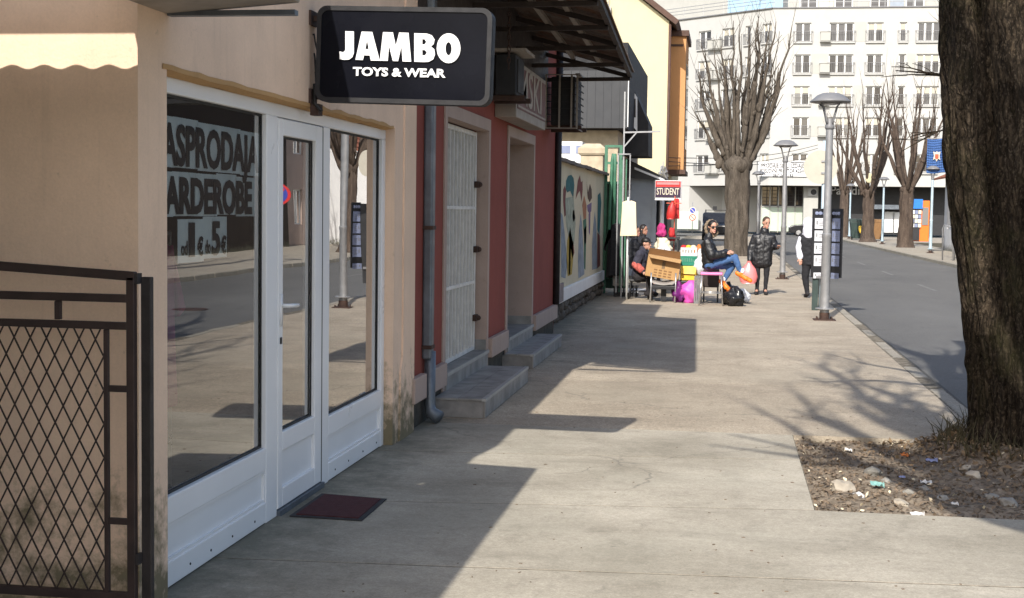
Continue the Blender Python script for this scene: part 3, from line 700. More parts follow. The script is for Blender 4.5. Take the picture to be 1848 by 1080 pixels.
# ============================================================ GATE beside the shop
gt = root('iron_gate', (-2.6, 4.8, .1), 'brown iron gate with diamond mesh and sloping top bar', 'gate')
GY = 4.8
def gb(a, b_, w_=.028, d_=.028, nm='bar'): MB().bar(a, b_, d_, w_, up=(0, 0, 1) if abs(a[2]-b_[2]) < abs(a[0]-b_[0]) else (1, 0, 0)).build(nm, 'gate_iron', gt, bevel=.003)
gx = -3.6
gb((gx, GY, 1.463), (-2.17, GY, 1.388), .034, .03, 'top_bar'); gb((gx, GY, 1.31), (-2.20, GY, 1.305), .03, .03, 'rail'); gb((gx, GY, 1.205), (-2.20, GY, 1.202), .028, .03, 'rail'); gb((gx, GY, .175), (-2.20, GY, .175), .032, .03, 'rail')
gb((-2.186, GY, .09), (-2.186, GY, 1.386), .032, .03, 'stile'); gb((-2.286, GY, .19), (-2.286, GY, 1.188), .018, .02, 'stile'); gb((-2.478, GY, 1.22), (-2.478, GY, 1.29), .024, .02, 'strut')
for z in (.965, .462): gb((-2.277, GY, z), (-2.202, GY, z), .024, .02, 'strut')
px_, pz_ = .0655, .128
k = 0; x0, x1, z0, z1 = gx, -2.297, .192, 1.19
sl = pz_/px_
for sgn in (1, -1):
    c = -40
    while c < 60:
        # line z = z0 + sgn*sl*(x-xs)
        xs = x1-c*px_ if sgn > 0 else x1-c*px_
        pts = []
        xa = xs; xb = xs+sgn*(z1-z0)/sl
        lo, hi = min(xa, xb), max(xa, xb)
        lo2, hi2 = max(lo, x0), min(hi, x1)
        if hi2-lo2 > .02:
            f = lambda x: z0+sgn*sl*(x-xs)
            MB().bar((lo2, GY+.004*sgn, f(lo2)), (hi2, GY+.004*sgn, f(hi2)), .005, .005).build('mesh_bar', 'gate_iron', gt); k += 1
        c += 1
gp = root('gate_post', (-2.135, 4.86, 0), 'black steel gate post against the corner of the tan wall', 'post')
m = MB(); m.box(-2.164, -2.124, 4.83, 4.86, 0, 1.385); m.build('post', 'post_black', gp, bevel=.004)
MB().box(-2.172, -2.158, 4.79, 4.83, 1.36, 1.40).build('hinge', 'post_black', gp); m = MB(); m.box(-2.172, -2.158, 4.79, 4.83, .3, .34); m.build('hinge', 'post_black', gp)
# neighbouring lean-to (mostly above the picture): corrugated roof + canopy over the gate
nb = root('lean_to', (-5, 2.4, 0), 'corrugated lean-to roof over the yard behind the iron gate', 'shed')
def corr(mb, x0, x1, y0, y1, zf, axis='x', per=.135, amp=.009, n=8):
    L = (x1-x0) if axis == 'x' else (y1-y0); N = int(L/per*n)
    for i in range(N):
        t0, t1 = i/N, (i+1)/N; a0, a1 = amp*math.sin(t0*L/per*2*math.pi), amp*math.sin(t1*L/per*2*math.pi)
        if axis == 'x':
            xa, xb = x0+L*t0, x0+L*t1; mb.quad((xa, y0, zf(xa, y0)+a0), (xb, y0, zf(xb, y0)+a1), (xb, y1, zf(xb, y1)+a1), (xa, y1, zf(xa, y1)+a0))
        else:
            ya, yb = y0+L*t0, y0+L*t1; mb.quad((x0, ya, zf(x0, ya)+a0), (x1, ya, zf(x1, ya)+a0), (x1, yb, zf(x1, yb)+a1), (x0, yb, zf(x0, yb)+a1))
    return mb
corr(MB(), -7.5, -2.3, -.5, 4.64, lambda x, y: 2.52, 'x').build('roof_sheet', 'rust_sheet', nb)
MB().box(-7.5, -2.6, -3.2, -.4, 0, 2.9).build('wall', 'plaster_cream', nb)
cn = MB(); cn.prism([(-2.2785, 2.433), (-1.72, 2.475), (-1.715, 2.50), (-2.2785, 2.56)], (0, 5.36, 0), XA, ZA, 3.4); cn.build('canopy', 'cream_metal', nb, bevel=.004)
MB().box(-2.345, -2.25, 1.9, 5.06, 2.562, 2.575).build('sun_gap_strip', 'zinc', nb)  # unseen strip added to block sun leaking between canopy and wall
cn = MB(); cn.box(-2.27, -1.73, 5.33, 5.375, 2.425, 2.445); cn.build('canopy_edge', 'zinc', nb)

# ============================================================ RED BUILDING
RXW = -2.30
B = root('red_building', (-5, 14, 0), 'low maroon building with barred white door and corrugated awning', 'building')
D1, D2 = (11.08, 13.05), (14.33, 16.17)
wl = holes_wall((RXW, 0, 0), YA, XA, 9.863, 18.4, .2, 4.0, [(D1[0], D1[1], .2, 2.42), (D2[0], D2[1], .2, 2.44)], .3)
wl.quad((RXW, 18.4, 0), (-8, 18.4, 0), (-8, 18.4, 4), (RXW, 18.4, 4)); wl.quad((RXW, 9.863, 3.2), (RXW, 9.863, 4), (-8, 9.863, 4), (-8, 9.863, 3.2))
wl.build('wall', 'plaster_red', B)
for a, c in ((9.863, D1[0]-.1), (D1[1]+.0, D2[0]-.0), (D2[1]+.0, 18.4)): MB().box(-2.7, RXW-.004, a, c, 0, .2).build('plinth', 'plinth_dark', B)
for a, c in ((9.80, 10.20), (10.42, D1[0]-.11), (D1[1]+.12, D2[0]-.13), (D2[1]+.12, 18.4)):
    MB().box(RXW, RXW+.055, a, c, .21, .40).build('ledge', 'plaster_pinkgrey', B, bevel=.008)
for (a, c), zt in ((D1, 2.42), (D2, 2.44)):
    m = MB(); m.box(RXW+.002, RXW+.016, a-.10, a, .12, zt+.11); m.box(RXW+.002, RXW+.016, c, c+.10, .12, zt+.11); m.box(RXW+.002, RXW+.016, a, c, zt, zt+.11)
    dp = .11 if zt == 2.42 else .5
    m.box(RXW-dp, RXW+.002, c-.006, c-.001, .30, zt); m.box(RXW-dp, RXW+.002, a, c, zt-.004, zt-.001)
    m.build('door_surround', 'plaster_pinkgrey', B)
    MB().box(RXW-dp, RXW+.012, c-.02, c-.007, .30, .40).build('skirting', 'step_tile', B)
# barred door
gd = MB(); gx_ = -2.405
MB().box(-2.47, -2.44, D1[0]+.01, D1[1]-.01, .30, 2.42).build('door_leaf', 'door_leaf', B)
gr_ = MB(); y0, y1 = D1[0]+.02, D1[1]-.06
for z0, z1 in ((.305, .345), (.95, .98), (1.66, 1.69), (2.36, 2.40)): gr_.box(gx_-.015, gx_+.012, y0, y1, z0, z1)
gr_.box(gx_-.015, gx_+.014, y0, y0+.05, .305, 2.40); gr_.box(gx_-.015, gx_+.014, y1-.05, y1, .305, 2.40)
grl = gr_.build('grille_frame', 'grille_white', B, bevel=.003)
N = 12
for i in range(1, N): yy = y0+(y1-y0)*i/N; MB().bar((gx_+.002, yy, .33), (gx_+.002, yy, 2.38), .024).build('grille_bar', 'grille_white', grl)
lk = MB()
for z in (.62, 1.28, 1.9): lk.box(gx_+.012, gx_+.05, y1-.12, y1-.02, z-.03, z+.03); lk.ell((gx_+.06, y1-.07, z), .025)
lk.build('lock', 'rust_iron', grl)
MB().box(-2.82, -2.80, D2[0], D2[1], .3, 2.44).build('door_leaf', 'steel_dark', B)
# steps
def steps(y0, y1, x1, zt, D, label):
    r_ = root('entrance_step', ((RXW+x1)/2, (y0+y1)/2, 0), label, 'steps', 'tiled steps at the red building')
    MB().box(-2.42, x1-.012, y0+.012, y1-.012, 0, zt-.016).build('riser', 'step_riser', r_, bevel=.004)
    # top tiles
    ny = 6; nx = 2
    for i in range(ny):
        for j in range(nx):
            a = y0+(y1-y0)*i/ny; c = y0+(y1-y0)*(i+1)/ny; xa = RXW+.02+(x1-RXW-.05)*j/nx; xb = RXW+.02+(x1-RXW-.05)*(j+1)/nx
            MB().box(xa+.002, xb-.002, a+.002, c-.002, zt-.015, zt+random.uniform(-.001, .001)).build('tile', 'step_tile', r_)
    for i in range(ny):
        a = y0+(y1-y0)*i/ny; c = y0+(y1-y0)*(i+1)/ny
        MB().box(x1-.012, x1-.002, a+.002, c-.002, .005, zt-.022).build('tile', 'step_tile', r_)
    MB().box(x1-.032, x1+.004, y0, y1, zt-.02, zt+.003).build('nosing', 'step_edge', r_)
    # upper step in the doorway
    MB().box(-2.80, RXW+.03, D[0]-.02, D[1]+.0, zt, .285).build('upper_riser', 'step_tile', r_)
    MB().box(-2.80, RXW+.035, D[0]-.02, D[1]+.0, .285, .30).build('upper_tread', 'step_tile', r_)
    MB().box(RXW+.03, RXW+.045, D[0]-.02, D[1]+.0, .272, .303).build('nosing', 'step_edge', r_)
steps(10.62, 12.98, -1.86, .155, D1, 'grey tiled entrance step below the barred white door')
steps(14.12, 16.62, -1.97, .15, D2, 'grey tiled entrance step below the deep open doorway')
# downpipe
dpp = root('downpipe', (-2.24, 10.31, 0), 'flat grey zinc downpipe on the maroon wall with iron foot', 'downpipe')
m = MB(); m.box(-2.298, -2.225, 10.24, 10.35, .50, 3.6); m.build('pipe', 'zinc', dpp, bevel=.015)
m = MB(); m.tube([(-2.245, 10.30, .56), (-2.245, 10.30, .16), (-2.235, 10.29, .09), (-2.16, 10.26, .05)], [.045, .045, .05, .055], 12); m.build('foot', 'zinc', dpp, smooth=True)
m = MB()
for z in (.58, 1.5, 2.5): m.box(-2.299, -2.22, 10.232, 10.358, z, z+.03)
m.build('clip', 'rust_iron', dpp)
sc_ = MB(); sc_.tube([(-2.27, 10.45, 1.1), (-2.27, 10.45, 1.9)], .012, 6); sc_.box(-2.295, -2.262, 10.44, 10.47, 1.3, 1.5); sc_.box(-2.295, -2.262, 10.44, 10.47, .95, 1.05); sc_.build('paper_scrap', 'white_paint', dpp)
dp2 = MB(); dp2.tube([(-2.255, 18.3, .4), (-2.255, 18.3, 3.9)], .045, 10); dp2.build('drain_pipe', 'post_black', None, smooth=True, label='dark drain pipe at the far corner of the maroon wall', cat='downpipe')
# roof
MB().box(-8, -2.02, 12.5, 19.4, 4.0, 4.1).build('roof', 'steel_dark', B)
MB().box(-8, RXW-.01, 9.9, 18.39, 3.98, 3.995).build('ceiling', 'steel_dark', B)
# awning
aw = root('awning', (-1.8, 13.3, 3.2), 'rusty corrugated awning on steel brackets above the maroon wall', 'awning')
An, Af = Vector((-1.13, 9.55, 3.62)), Vector((-1.23, 17.15, 3.36))
def awz(x, y):
    t = (y-An.y)/(Af.y-An.y); xo = An.x+(Af.x-An.x)*t; zo = An.z+(Af.z-An.z)*t; return zo+(xo-x)*.28
m = MB(); N = 76*6
for i in range(N):
    ya = An.y+(Af.y-An.y)*i/N; yb = An.y+(Af.y-An.y)*(i+1)/N; aa = .012*math.sin(ya*62.8); ab = .012*math.sin(yb*62.8)
    xo = An.x+(Af.x-An.x)*i/N
    m.quad((RXW+.01, ya, awz(RXW, ya)+aa+.045), (RXW+.01, yb, awz(RXW, yb)+ab+.045), (xo+.05, yb, awz(xo+.05, yb)+ab+.045), (xo+.05, ya, awz(xo+.05, ya)+aa+.045))
m.build('sheet', 'rust_sheet', aw)
MB().bar(An+Vector((0, 0, 0)), Af, .05, .06).build('edge_beam', 'steel_dark', aw)
for t in (.33, .66):
    x = -2.3+t*1.1; MB().bar((x, An.y+.02, awz(x, An.y+.02)+.01), (x, Af.y-.02, awz(x, Af.y-.02)+.01), .05, .04).build('purlin', 'cream_metal', aw)
for i in range(7):
    t = i/6; y = An.y+.03+(Af.y-An.y-.06)*t; xo = An.x+(Af.x-An.x)*t
    MB().bar((RXW+.0, y, awz(RXW, y)-.04), (xo, y, awz(xo, y)-.02), .045, .05).build('rafter', 'steel_dark', aw)
    MB().bar((RXW+.0, y, awz(xo, y)-.06), (xo, y, awz(xo, y)-.05), .045, .045).build('tie_bar', 'steel_dark', aw)
MB().box(RXW+.0, RXW+.02, 9.87, 17.3, 2.75, 3.98).build('back_board', 'steel_dark', aw)
# chain
ch = root('hanging_chain', (-1.93, 12.9, 2.9), 'rusty chain hanging from the awning beside the sign', 'chain')
for i in range(13):
    z = 3.62-.052*i; m = MB(); pts = [Vector((.014*math.cos(a)*(1 if i % 2 else 0), .014*math.cos(a)*(0 if i % 2 else 1), .034*math.sin(a)))+Vector((-2.03, 12.6, z)) for a in [2*math.pi*k/10 for k in range(11)]]
    m.tube(pts, .006, 5, False).build('link', 'rust_iron', ch, smooth=True)
# air conditioners and box sign
def ac(y0, y1, x1, z0, z1, label, cage=False):
    r_ = root('air_conditioner', ((RXW+x1)/2, (y0+y1)/2, z0), label, 'air conditioner', 'air conditioners under the awning')
    xa = RXW+.10
    MB().box(xa, x1, y0, y1, z0+.03, z1).build('housing', 'ac_dark', r_, bevel=.01)
    MB().box(xa+.05, x1-.05, y0-.006, y0-.001, z0+.09, z1-.07).build('side_panel', 'ac_dark', r_)
    for yy in (y0+.05, y1-.09): MB().box(RXW+.02, x1+.08, yy, yy+.04, z0-.02, z0+.028).build('bracket', 'rust_iron', r_)
    if cage:
        n = 9
        for i in range(n):
            z = z0-.01+(z1-z0+.03)*i/(n-1); m = MB(); m.box(RXW+.03, x1+.02, y0-.042, y0-.030, z-.006, z+.006); m.box(x1+.02, x1+.032, y0-.042, y1, z-.006, z+.006); m.build('cage_bar', 'cream_metal' if i in (0, n-1) else 'ac_dark', r_)
        for x in (RXW+.03, (RXW+x1)/2, x1-.05, x1+.02): MB().box(x, x+.022, y0-.044, y0-.028, z0-.01, z1+.02).build('cage_upright', 'cream_metal', r_)
        MB().box(x1+.0, x1+.06, y0-.0, y1, z1+.02, z1+.04).build('cage_top', 'cream_metal', r_)
    else:
        MB().box(x1+.001, x1+.012, y0+.06, y1-.06, z0+.06, z1-.04).build('fan_grille', 'ac_dark', r_)
        MB().box(RXW+.05, x1+.10, y0-.06, y1+.05, z1+.02, z1+.05).build('cover', 'cream_metal', r_)
ac(12.85, 13.35, -2.0, 2.72, 3.13, 'dark air conditioner with a ledge cover hanging beside the black box sign')
ac(17.0, 17.75, -1.90, 2.70, 3.33, 'caged air conditioner at the far end of the awning', True)
bs = root('box_sign', (-2.2, 14.5, 2.55), 'maroon box sign with tall cream lettering under the awning', 'sign')
bx0, by0, by1, bz0, bz1 = -2.08, 13.42, 15.6, 2.58, 3.14
MB().box(RXW+.003, bx0, by0, by1, bz0, bz1).build('casing', 'cream_metal', bs, bevel=.008)
MB().box(bx0+.001, bx0+.006, by0+.06, by1-.06, bz0+.09, bz1-.05).build('face', 'sign_maroon', bs)
t = text_mb('MSKI', .52, (bx0+.009, by0+.16, bz0+.155), YA, ZA, .004, .006, width=1.6); t.build('lettering', 'cream_metal', bs)
m = MB(); m.box(bx0+.0062, bx0+.010, by0+.06, by1-.06, bz0+.105, bz0+.125); m.build('stripe', 'cream_metal', bs)

# ============================================================ MURAL WALL
Wm = root('mural_wall', (-2.7, 23, 0), 'cream garden wall painted with a colourful mural above a stone base', 'wall')
mx = -2.50
MB().box(-2.8, mx, 18.45, 28.0, .3, 2.42).build('wall', 'plaster_cream', Wm)
MB().box(-2.82, mx+.05, 18.45, 28.0, .27, .47).build('band', 'white_paint', Wm, bevel=.01)
MB().box(-2.8, mx-.06, 18.45, 28.0, 0, .27).build('footing', 'plinth_dark', Wm)
for i in range(44):
    y = 18.55+i*.215; z = .0; mm = MB()
    for lv in range(2):
        s_ = random.uniform(.07, .115); m = MB(); m.ell((mx-.03+random.uniform(-.03, .03), y+random.uniform(-.03, .03), .07+lv*.13), (s_*.8, s_*1.1, s_*.72), Euler((random.random(), random.random(), random.random())), 7, 5)
        m.build('stone', 'stone_dark', Wm)
for i in range(24):
    y = 18.45+i*.4; MB().obox((mx-.12, y+.2, 2.46+random.uniform(-.008, .008)), (.22, .195, .025), Euler((random.uniform(-.03, .03), R(9), 0))).build('coping_tile', 'coping', Wm)
def mural(mat, pts): 
    q = [PX(1000+x/3.857, 280+y/3.857, mx+.004) for x, y in pts]; m = MB(); m.quad(*[(mx+.003, a.y, a.z) for a in q]); m.build('mural_patch', mat, Wm)
mural('mural_grey', [(48, 400), (60, 420), (76, 560), (92, 760), (80, 860), (50, 850)]); mural('mural_grey', [(185, 410), (196, 480), (212, 830), (170, 860), (166, 740), (174, 520)]); mural('mural_grey', [(284, 390), (294, 500), (302, 790), (266, 800), (264, 640), (274, 480)])
mural('mural_pale', [(78, 300), (135, 290), (150, 480), (140, 620), (120, 640), (86, 500)])
mural('mural_teal', [(84, 180), (98, 145), (120, 138), (136, 160), (142, 210), (134, 300), (112, 250), (92, 262), (82, 240)])
mural('mural_red', [(64, 240), (76, 212), (84, 250), (78, 330), (82, 420), (72, 430), (64, 330)]); mural('mural_red', [(150, 310), (166, 180), (180, 140), (188, 190), (198, 180), (200, 240), (192, 325), (180, 250), (166, 270)])
mural('mural_yellow', [(92, 600), (112, 505), (128, 590), (136, 690), (124, 830), (96, 845), (86, 740)]); mural('mural_red', [(112, 590), (134, 600), (142, 680), (128, 720), (116, 650)]); mural('mural_brown', [(104, 560), (112, 505), (118, 600), (112, 830), (102, 835)])
mural('mural_orange', [(196, 350), (210, 280), (226, 350), (224, 440), (206, 450)]); mural('mural_green', [(202, 455), (224, 440), (226, 500), (218, 800), (210, 790), (208, 560)]); mural('mural_blue', [(206, 520), (226, 490), (224, 610), (212, 625)])
mural('mural_lilac', [(230, 350), (262, 330), (260, 390), (246, 410), (234, 390)]); mural('mural_brown', [(226, 180), (236, 260), (250, 200), (262, 240), (264, 300), (248, 330), (234, 300)]); mural('mural_lilac', [(240, 410), (254, 400), (250, 560), (242, 540)])
mural('mural_teal', [(304, 280), (322, 260), (330, 330), (316, 560), (302, 520)]); mural('mural_red', [(302, 540), (318, 560), (322, 770), (300, 790)]); mural('mural_brown', [(130, 390), (140, 380), (148, 440), (136, 470), (128, 430)])
MB().box(mx+.052, mx+.075, 18.9, 20.6, .30, .58).build('panel', 'zinc', Wm)
# ============================================================ yard gate, pillar
pi_ = root('gate_pillar', (-2.77, 28.25, 0), 'stone gate pillar with a bevelled capstone behind the mural wall', 'pillar')
MB().box(-3.0, -2.53, 28.03, 28.5, 0, 2.82).build('shaft', 'pillar_stone', pi_, bevel=.02)
m = MB(); m.lathe((0, 0, 0), [(.36, 2.82), (.40, 2.86), (.40, 2.96), (.22, 3.06)], 4); m.move(Matrix.Translation((-2.765, 28.26, 0)) @ Matrix.Rotation(R(45), 4, 'Z')); m.build('capstone', 'pillar_stone', pi_)
gg = root('green_gate', (-2.3, 28.0, 0), 'tall green iron gate frame with upright pipes beside the mural wall', 'gate')
for x in (-2.46, -2.16): MB().bar((x, 27.95, 0), (x, 27.95, 3.02), .06).build('post', 'green_iron', gg)
for z in (3.0, 2.66, 2.26, 1.0): MB().bar((-2.46, 27.95, z), (-2.16, 27.95, z), .05).build('rail', 'green_iron', gg)
MB().tube([(-2.40, 27.88, .3), (-2.36, 27.88, 1.8), (-2.33, 27.88, 2.7), (-2.31, 27.88, 2.84), (-2.28, 27.88, 2.84), (-2.27, 27.88, 2.6), (-2.29, 27.88, .3)], .035, 8).build('pipe', 'green_iron', gg, smooth=True)
MB().box(-2.45, -2.17, 27.99, 28.02, .1, 2.25).build('panel', 'green_dark', gg)
for i in range(5): MB().bar((-2.43+i*.06, 27.97, .12), (-2.43+i*.06, 27.97, 2.25), .02).build('bar', 'green_dark', gg)
mp = root('steel_mast', (-1.99, 26.5, 0), 'white steel mast with a side arm and brace beside the green gate', 'mast')
MB().bar((-2.0, 26.55, 0), (-2.0, 26.55, 3.98), .026).build('mast', 'galv', mp)
MB().bar((-2.0, 26.55, 3.2), (-1.30, 26.55, 3.22), .03).build('arm', 'galv', mp); MB().bar((-2.0, 26.55, 2.92), (-1.76, 26.55, 3.2), .025).build('brace', 'galv', mp)
m = MB(); m.bar((-2.10, 26.5, .1), (-2.10, 26.5, 2.78), .022); m.bar((-1.87, 26.5, .1), (-1.87, 26.5, 2.78), .022); m.bar((-2.11, 26.5, 2.78), (-1.86, 26.5, 2.78), .022); m.build('frame', 'galv', mp)
m = MB()
for x in (-2.03, -1.95): m.bar((x, 26.62, .2), (x, 26.62, 2.7), .025)
m.build('rod', 'green_iron', mp)

# ============================================================ dark upper storey house
Dk = root('dark_house', (-4.5, 35, 0), 'house with a jettied anthracite upper storey and black underside', 'house')
MB().box(-7, -2.36, 32.06, 40, 3.62, 5.6).build('upper_storey', 'black_roof', Dk)
for i in range(24):
    x = -2.34-i*.19; MB().box(x-.186, x, 32.0, 32.055, 3.62, 4.95).build('cladding_board', 'cladding', Dk)
pts = [PY(a, b_, 34.6) for a, b_ in ((1118, 140), (1138, 147), (1170, 222), (1170, 281), (1120, 281))]
m = MB(); m.prism([(q.x, q.z) for q in pts], (0, 36.5, 0), XA, ZA, 1.9); m.build('bay', 'black_roof', Dk)
pts = [PY(a, b_, 34.55) for a, b_ in ((1140, 160), (1150, 176), (1150, 238), (1140, 226))]
wm = MB(); wm.prism([(q.x, q.z) for q in pts], (0, 34.597, 0), XA, ZA, .03); wd = wm.build('window', 'white_paint', Dk)
pts = [PY(a, b_, 34.5) for a, b_ in ((1141, 178), (1147, 178), (1147, 212), (1141, 212))]
MB().quad(*[(q.x, 34.56, q.z) for q in pts]).build('pane', 'pane_dark', wd)
MB().box(-7, -2.6, 32.6, 40, 0, 3.6).build('lower_wall', 'pillar_stone', Dk)
MB().bar((-2.33, 31.98, 3.65), (-2.33, 31.98, 4.8), .02).build('downpipe', 'white_paint', Dk)
sh = root('white_shed', (-4, 33, 0), 'small white glazed lean-to behind the mural wall', 'shed')
MB().box(-4.9, -3.28, 31.0, 31.9, 0, 3.25).build('wall', 'white_paint', sh)
for i in range(4): MB().box(-3.42-i*.42, -3.10-i*.42+.0-.25+.22, 30.985, 30.997, 2.98, 3.16).build('pane', 'card_shade', sh)

# ============================================================ yellow house with orange bay
Yl = root('yellow_house', (-8, 66, 0), 'tall pale yellow house with brown roof trim and blank gable wall', 'house')
m = MB(); m.prism([(-14, 0), (-2.67, 0), (-2.67, 9.95), (-8.4, 14.4), (-14, 10)], (0, 75, 0), XA, ZA, 15); m.build('wall', 'plaster_yellow', Yl)
rf = MB(); rf.bar((-2.3, 67.4, 9.85), (-8.4, 67.4, 14.6), 15.4, .22, up=(0, 0, 1)); rf.build('roof', 'brown_trim', Yl)
MB().tube([(-2.62, 59.94, 0.2), (-2.62, 59.94, 9.8)], .06, 8).build('downpipe', 'brown_trim', Yl, smooth=True)
bay = MB(); bay.box(-2.668, -1.98, 62, 66, 3.62, 9.55).build('bay', 'plaster_orange', Yl)
MB().box(-2.668, -1.9, 61.9, 66.1, 3.42, 3.62).build('bay_base', 'brown_trim', Yl); MB().box(-2.668, -1.86, 61.85, 66.1, 9.55, 9.8).build('bay_roof', 'brown_trim', Yl)
MB().box(-2.66, -2.1, 61.97, 61.995, 9.1, 9.2).build('bay_band', 'brown_trim', Yl)
MB().box(-1.979, -1.95, 62.6, 65.4, 4.6, 8.4).build('bay_window', 'pane_dark', Yl)
q = PY(1098, 18, 59.9); wl_ = MB(); wl_.box(q.x-.12, q.x+.12, 59.75, 59.99, q.z-.2, q.z+.12); wl_.bar((q.x, 59.9, q.z+.1), (q.x, 59.9, q.z+.7), .03); wl_.build('wall_lamp', 'galv', None, label='small grey lamp on a rod against the yellow gable wall', cat='lamp')
cbk = MB(); q = PY(1196, 312, 59.5)
for i in range(6): cbk.tube([(q.x+random.uniform(-.25, .25), 59.6, q.z+random.uniform(-.35, .35)), (q.x+random.uniform(-.2, .2), 59.4, q.z+random.uniform(-.3, .3))], .05, 6)
cbk.bar((q.x, 59.7, q.z-.5), (q.x, 59.7, q.z+.5), .06); cbk.build('cable_bracket', 'galv', None, label='cluster of white cable insulators at the edge of the yellow house', cat='bracket')

# ============================================================ STUDENT kiosk
Kk = root('grey_kiosk', (-2.7, 37, 0), 'grey metal kiosk with a dark roof behind the street stall', 'kiosk')
MB().box(-3.9, -1.85, 36, 36.06, 0, 2.6).build('wall', 'kiosk_grey', Kk); MB().box(-3.9, -3.84, 36.06, 39, 0, 2.6).build('wall', 'kiosk_grey', Kk); MB().box(-3.84, -1.85, 38.94, 39, 0, 2.6).build('wall', 'kiosk_grey', Kk)
MB().box(-1.95, -1.83, 35.97, 36.07, 0, 2.6).build('corner_post', 'kiosk_grey', Kk)
m = MB(); m.prism([(-4.1, 3.15), (-2.6, 3.05), (-1.65, 2.60), (-1.65, 2.52), (-4.1, 2.62)], (0, 39.4, 0), XA, ZA, 3.7); m.build('roof', 'shop_black', Kk)
m = MB(); m.prism([(-2.4, 2.84), (-1.62, 2.53), (-1.62, 2.48), (-2.4, 2.78)], (0, 35.69, 0), XA, ZA, .03); m.build('fascia', 'plastic_white', Kk)
MB().box(-2.92, -2.45, 35.985, 35.998, 1.55, 2.0).build('poster', 'card_shade', Kk); MB().box(-2.6, -2.42, 35.98, 35.998, 1.0, 1.35).build('poster', 'shop_black', Kk)
MB().box(-3.7, -2.5, 35.985, 35.998, 2.25, 2.4).build('vent', 'shop_black', Kk)
MB().box(-1.80, -1.55, 36.3, 38.9, .0, 2.3).build('doorway_shade', 'shop_black', Kk)  # black block stands in for the shade inside the open doorway
MB().tube([(-1.68, 35.9, 0), (-1.68, 35.9, 2.3)], .06, 10).build('pipe', 'white_paint', Kk, smooth=True)
ss = root('student_sign', (-1.5, 35.0, 2.05), 'small purple and red box sign reading STUDENT', 'sign')
a = PY(1182, 327, 35.0); c = PY(1229, 357, 35.0); x0, x1, z1, z0 = a.x, c.x, a.z, c.z; hh = z1-z0
MB().box(x0, x1, 35.0, 35.25, z0-.07, z1+.02).build('casing', 'plastic_white', ss)
MB().box(x0+.02, x1-.012, 34.985, 34.998, z0+.0, z0+hh*.62).build('face', 'purple', ss); MB().box(x0+.02, x1-.012, 34.985, 34.998, z0+hh*.64, z1).build('face', 'sign_red', ss)
text_mb('STUDENT', .24, (x0+.05, 34.975, z0+.07), XA, ZA, .006, .003, width=x1-x0-.1).build('lettering', 'emblem_white', ss)
MB().box(x0+.05, x1-.05, 34.975, 34.984, z0+hh*.78, z1-.03).build('band', 'bag_coral', ss)

# ============================================================ FAR APARTMENT BUILDING
FB = root('apartment_building', (8, 130, 0), 'white six-storey apartment block with rows of windows closing the street', 'building')
bend = Vector((3.6, 125, 0)); wdir = (Vector((-6.05, 133, 0))-bend).normalized(); wn = Vector((wdir.y, -wdir.x, 0)); wn = wn if wn.y < 0 else -wn
Z0, ZT = 4.3, 19.85
rows = [(17.02, 18.70), (14.25, 15.92), (11.45, 13.13), (8.68, 10.38), (5.55, 7.15)]
def upx(px): return PY(px, 200, 125).x
cols = [(1431, 1460, 2), (1493, 1537, 3), (1561, 1590, 2), (1619, 1632, 1), (1651, 1693, 3), (1738, 1767, 2), (1790, 1834, 3)]
rows5 = {0: (6.35, 7.12), 1: None}
wins = []; holesM = []
for ci, (a, b_, n) in enumerate(cols):
    xa, xb = upx(a), upx(b_)
    for ri, (za, zb) in enumerate(rows):
        if ri == 4 and ci == 0: za, zb = 6.42, 7.15
        if ri == 4 and ci == 1: continue
        holesM.append((xa, xb, za, zb)); wins.append((xa, xb, za, zb, n, ri, ci))
holesM.append((upx(1373), upx(1380), 6.45, 7.0)) if upx(1373) > 3.7 else None
mw = holes_wall((0, 125, 0), XA, -YA, 3.6, 34, Z0, ZT, holesM, .3)
WL = 22.
wcols = [(3.2-2.15, 2), ]
def wing_u(px):  # distance along the wing from the bend for a picture column
    d = ray(px, 200); k = None
    # intersect in plan
    A_ = d.x*wdir.y-d.y*wdir.x
    t = (bend.x*wdir.y-bend.y*wdir.x)/A_; return (Vector((d.x*t, d.y*t, 0))-bend).dot(wdir)
holesW = []; winsW = []
for ci, (a, b_, n) in enumerate([(1389, 1373, 2), (1351, 1342, 1), (1322, 1300, 2), (1280, 1258, 2)]):
    ua, ub = wing_u(a), wing_u(b_)
    for ri, (za, zb) in enumerate(rows):
        holesW.append((ua, ub, za, zb)); winsW.append((ua, ub, za, zb, n, ri, ci))
holes_wall(bend, wdir, wn, 0, WL, Z0, ZT, holesW, .3, mw)
mw.quad((34, 125, Z0), (34, 140, Z0), (34, 140, ZT), (34, 125, ZT))
mw.build('wall', 'facade_white', FB)
# soffit and roof slabs follow the plan
e_ = bend+wdir*WL; back = [(34, 145), (e_.x+4, e_.y+14)]
plan = [(bend.x, bend.y), (34, 125), (34, 145), (e_.x+6, e_.y+14), (e_.x, e_.y)]
m = MB(); m.prism([(x, y) for x, y in plan], (0, 0, Z0-.02), XA, YA, .018); m.build('soffit', 'plinth_dark', FB)
m = MB(); m.prism([(x, y) for x, y in plan], (0, 0, ZT+.001), XA, YA, .12); m.build('roof_slab', 'facade_grey', FB)
# edge trim at the roof
tr_ = MB(); tr_.box(3.55, 34, 124.9, 125.2, ZT+.125, ZT+.22)
p0 = bend+Vector((0, 0, ZT+.17)); tr_.bar(p0, p0+wdir*WL, .3, .095); tr_.build('roof_trim', 'lamp_grey', FB)
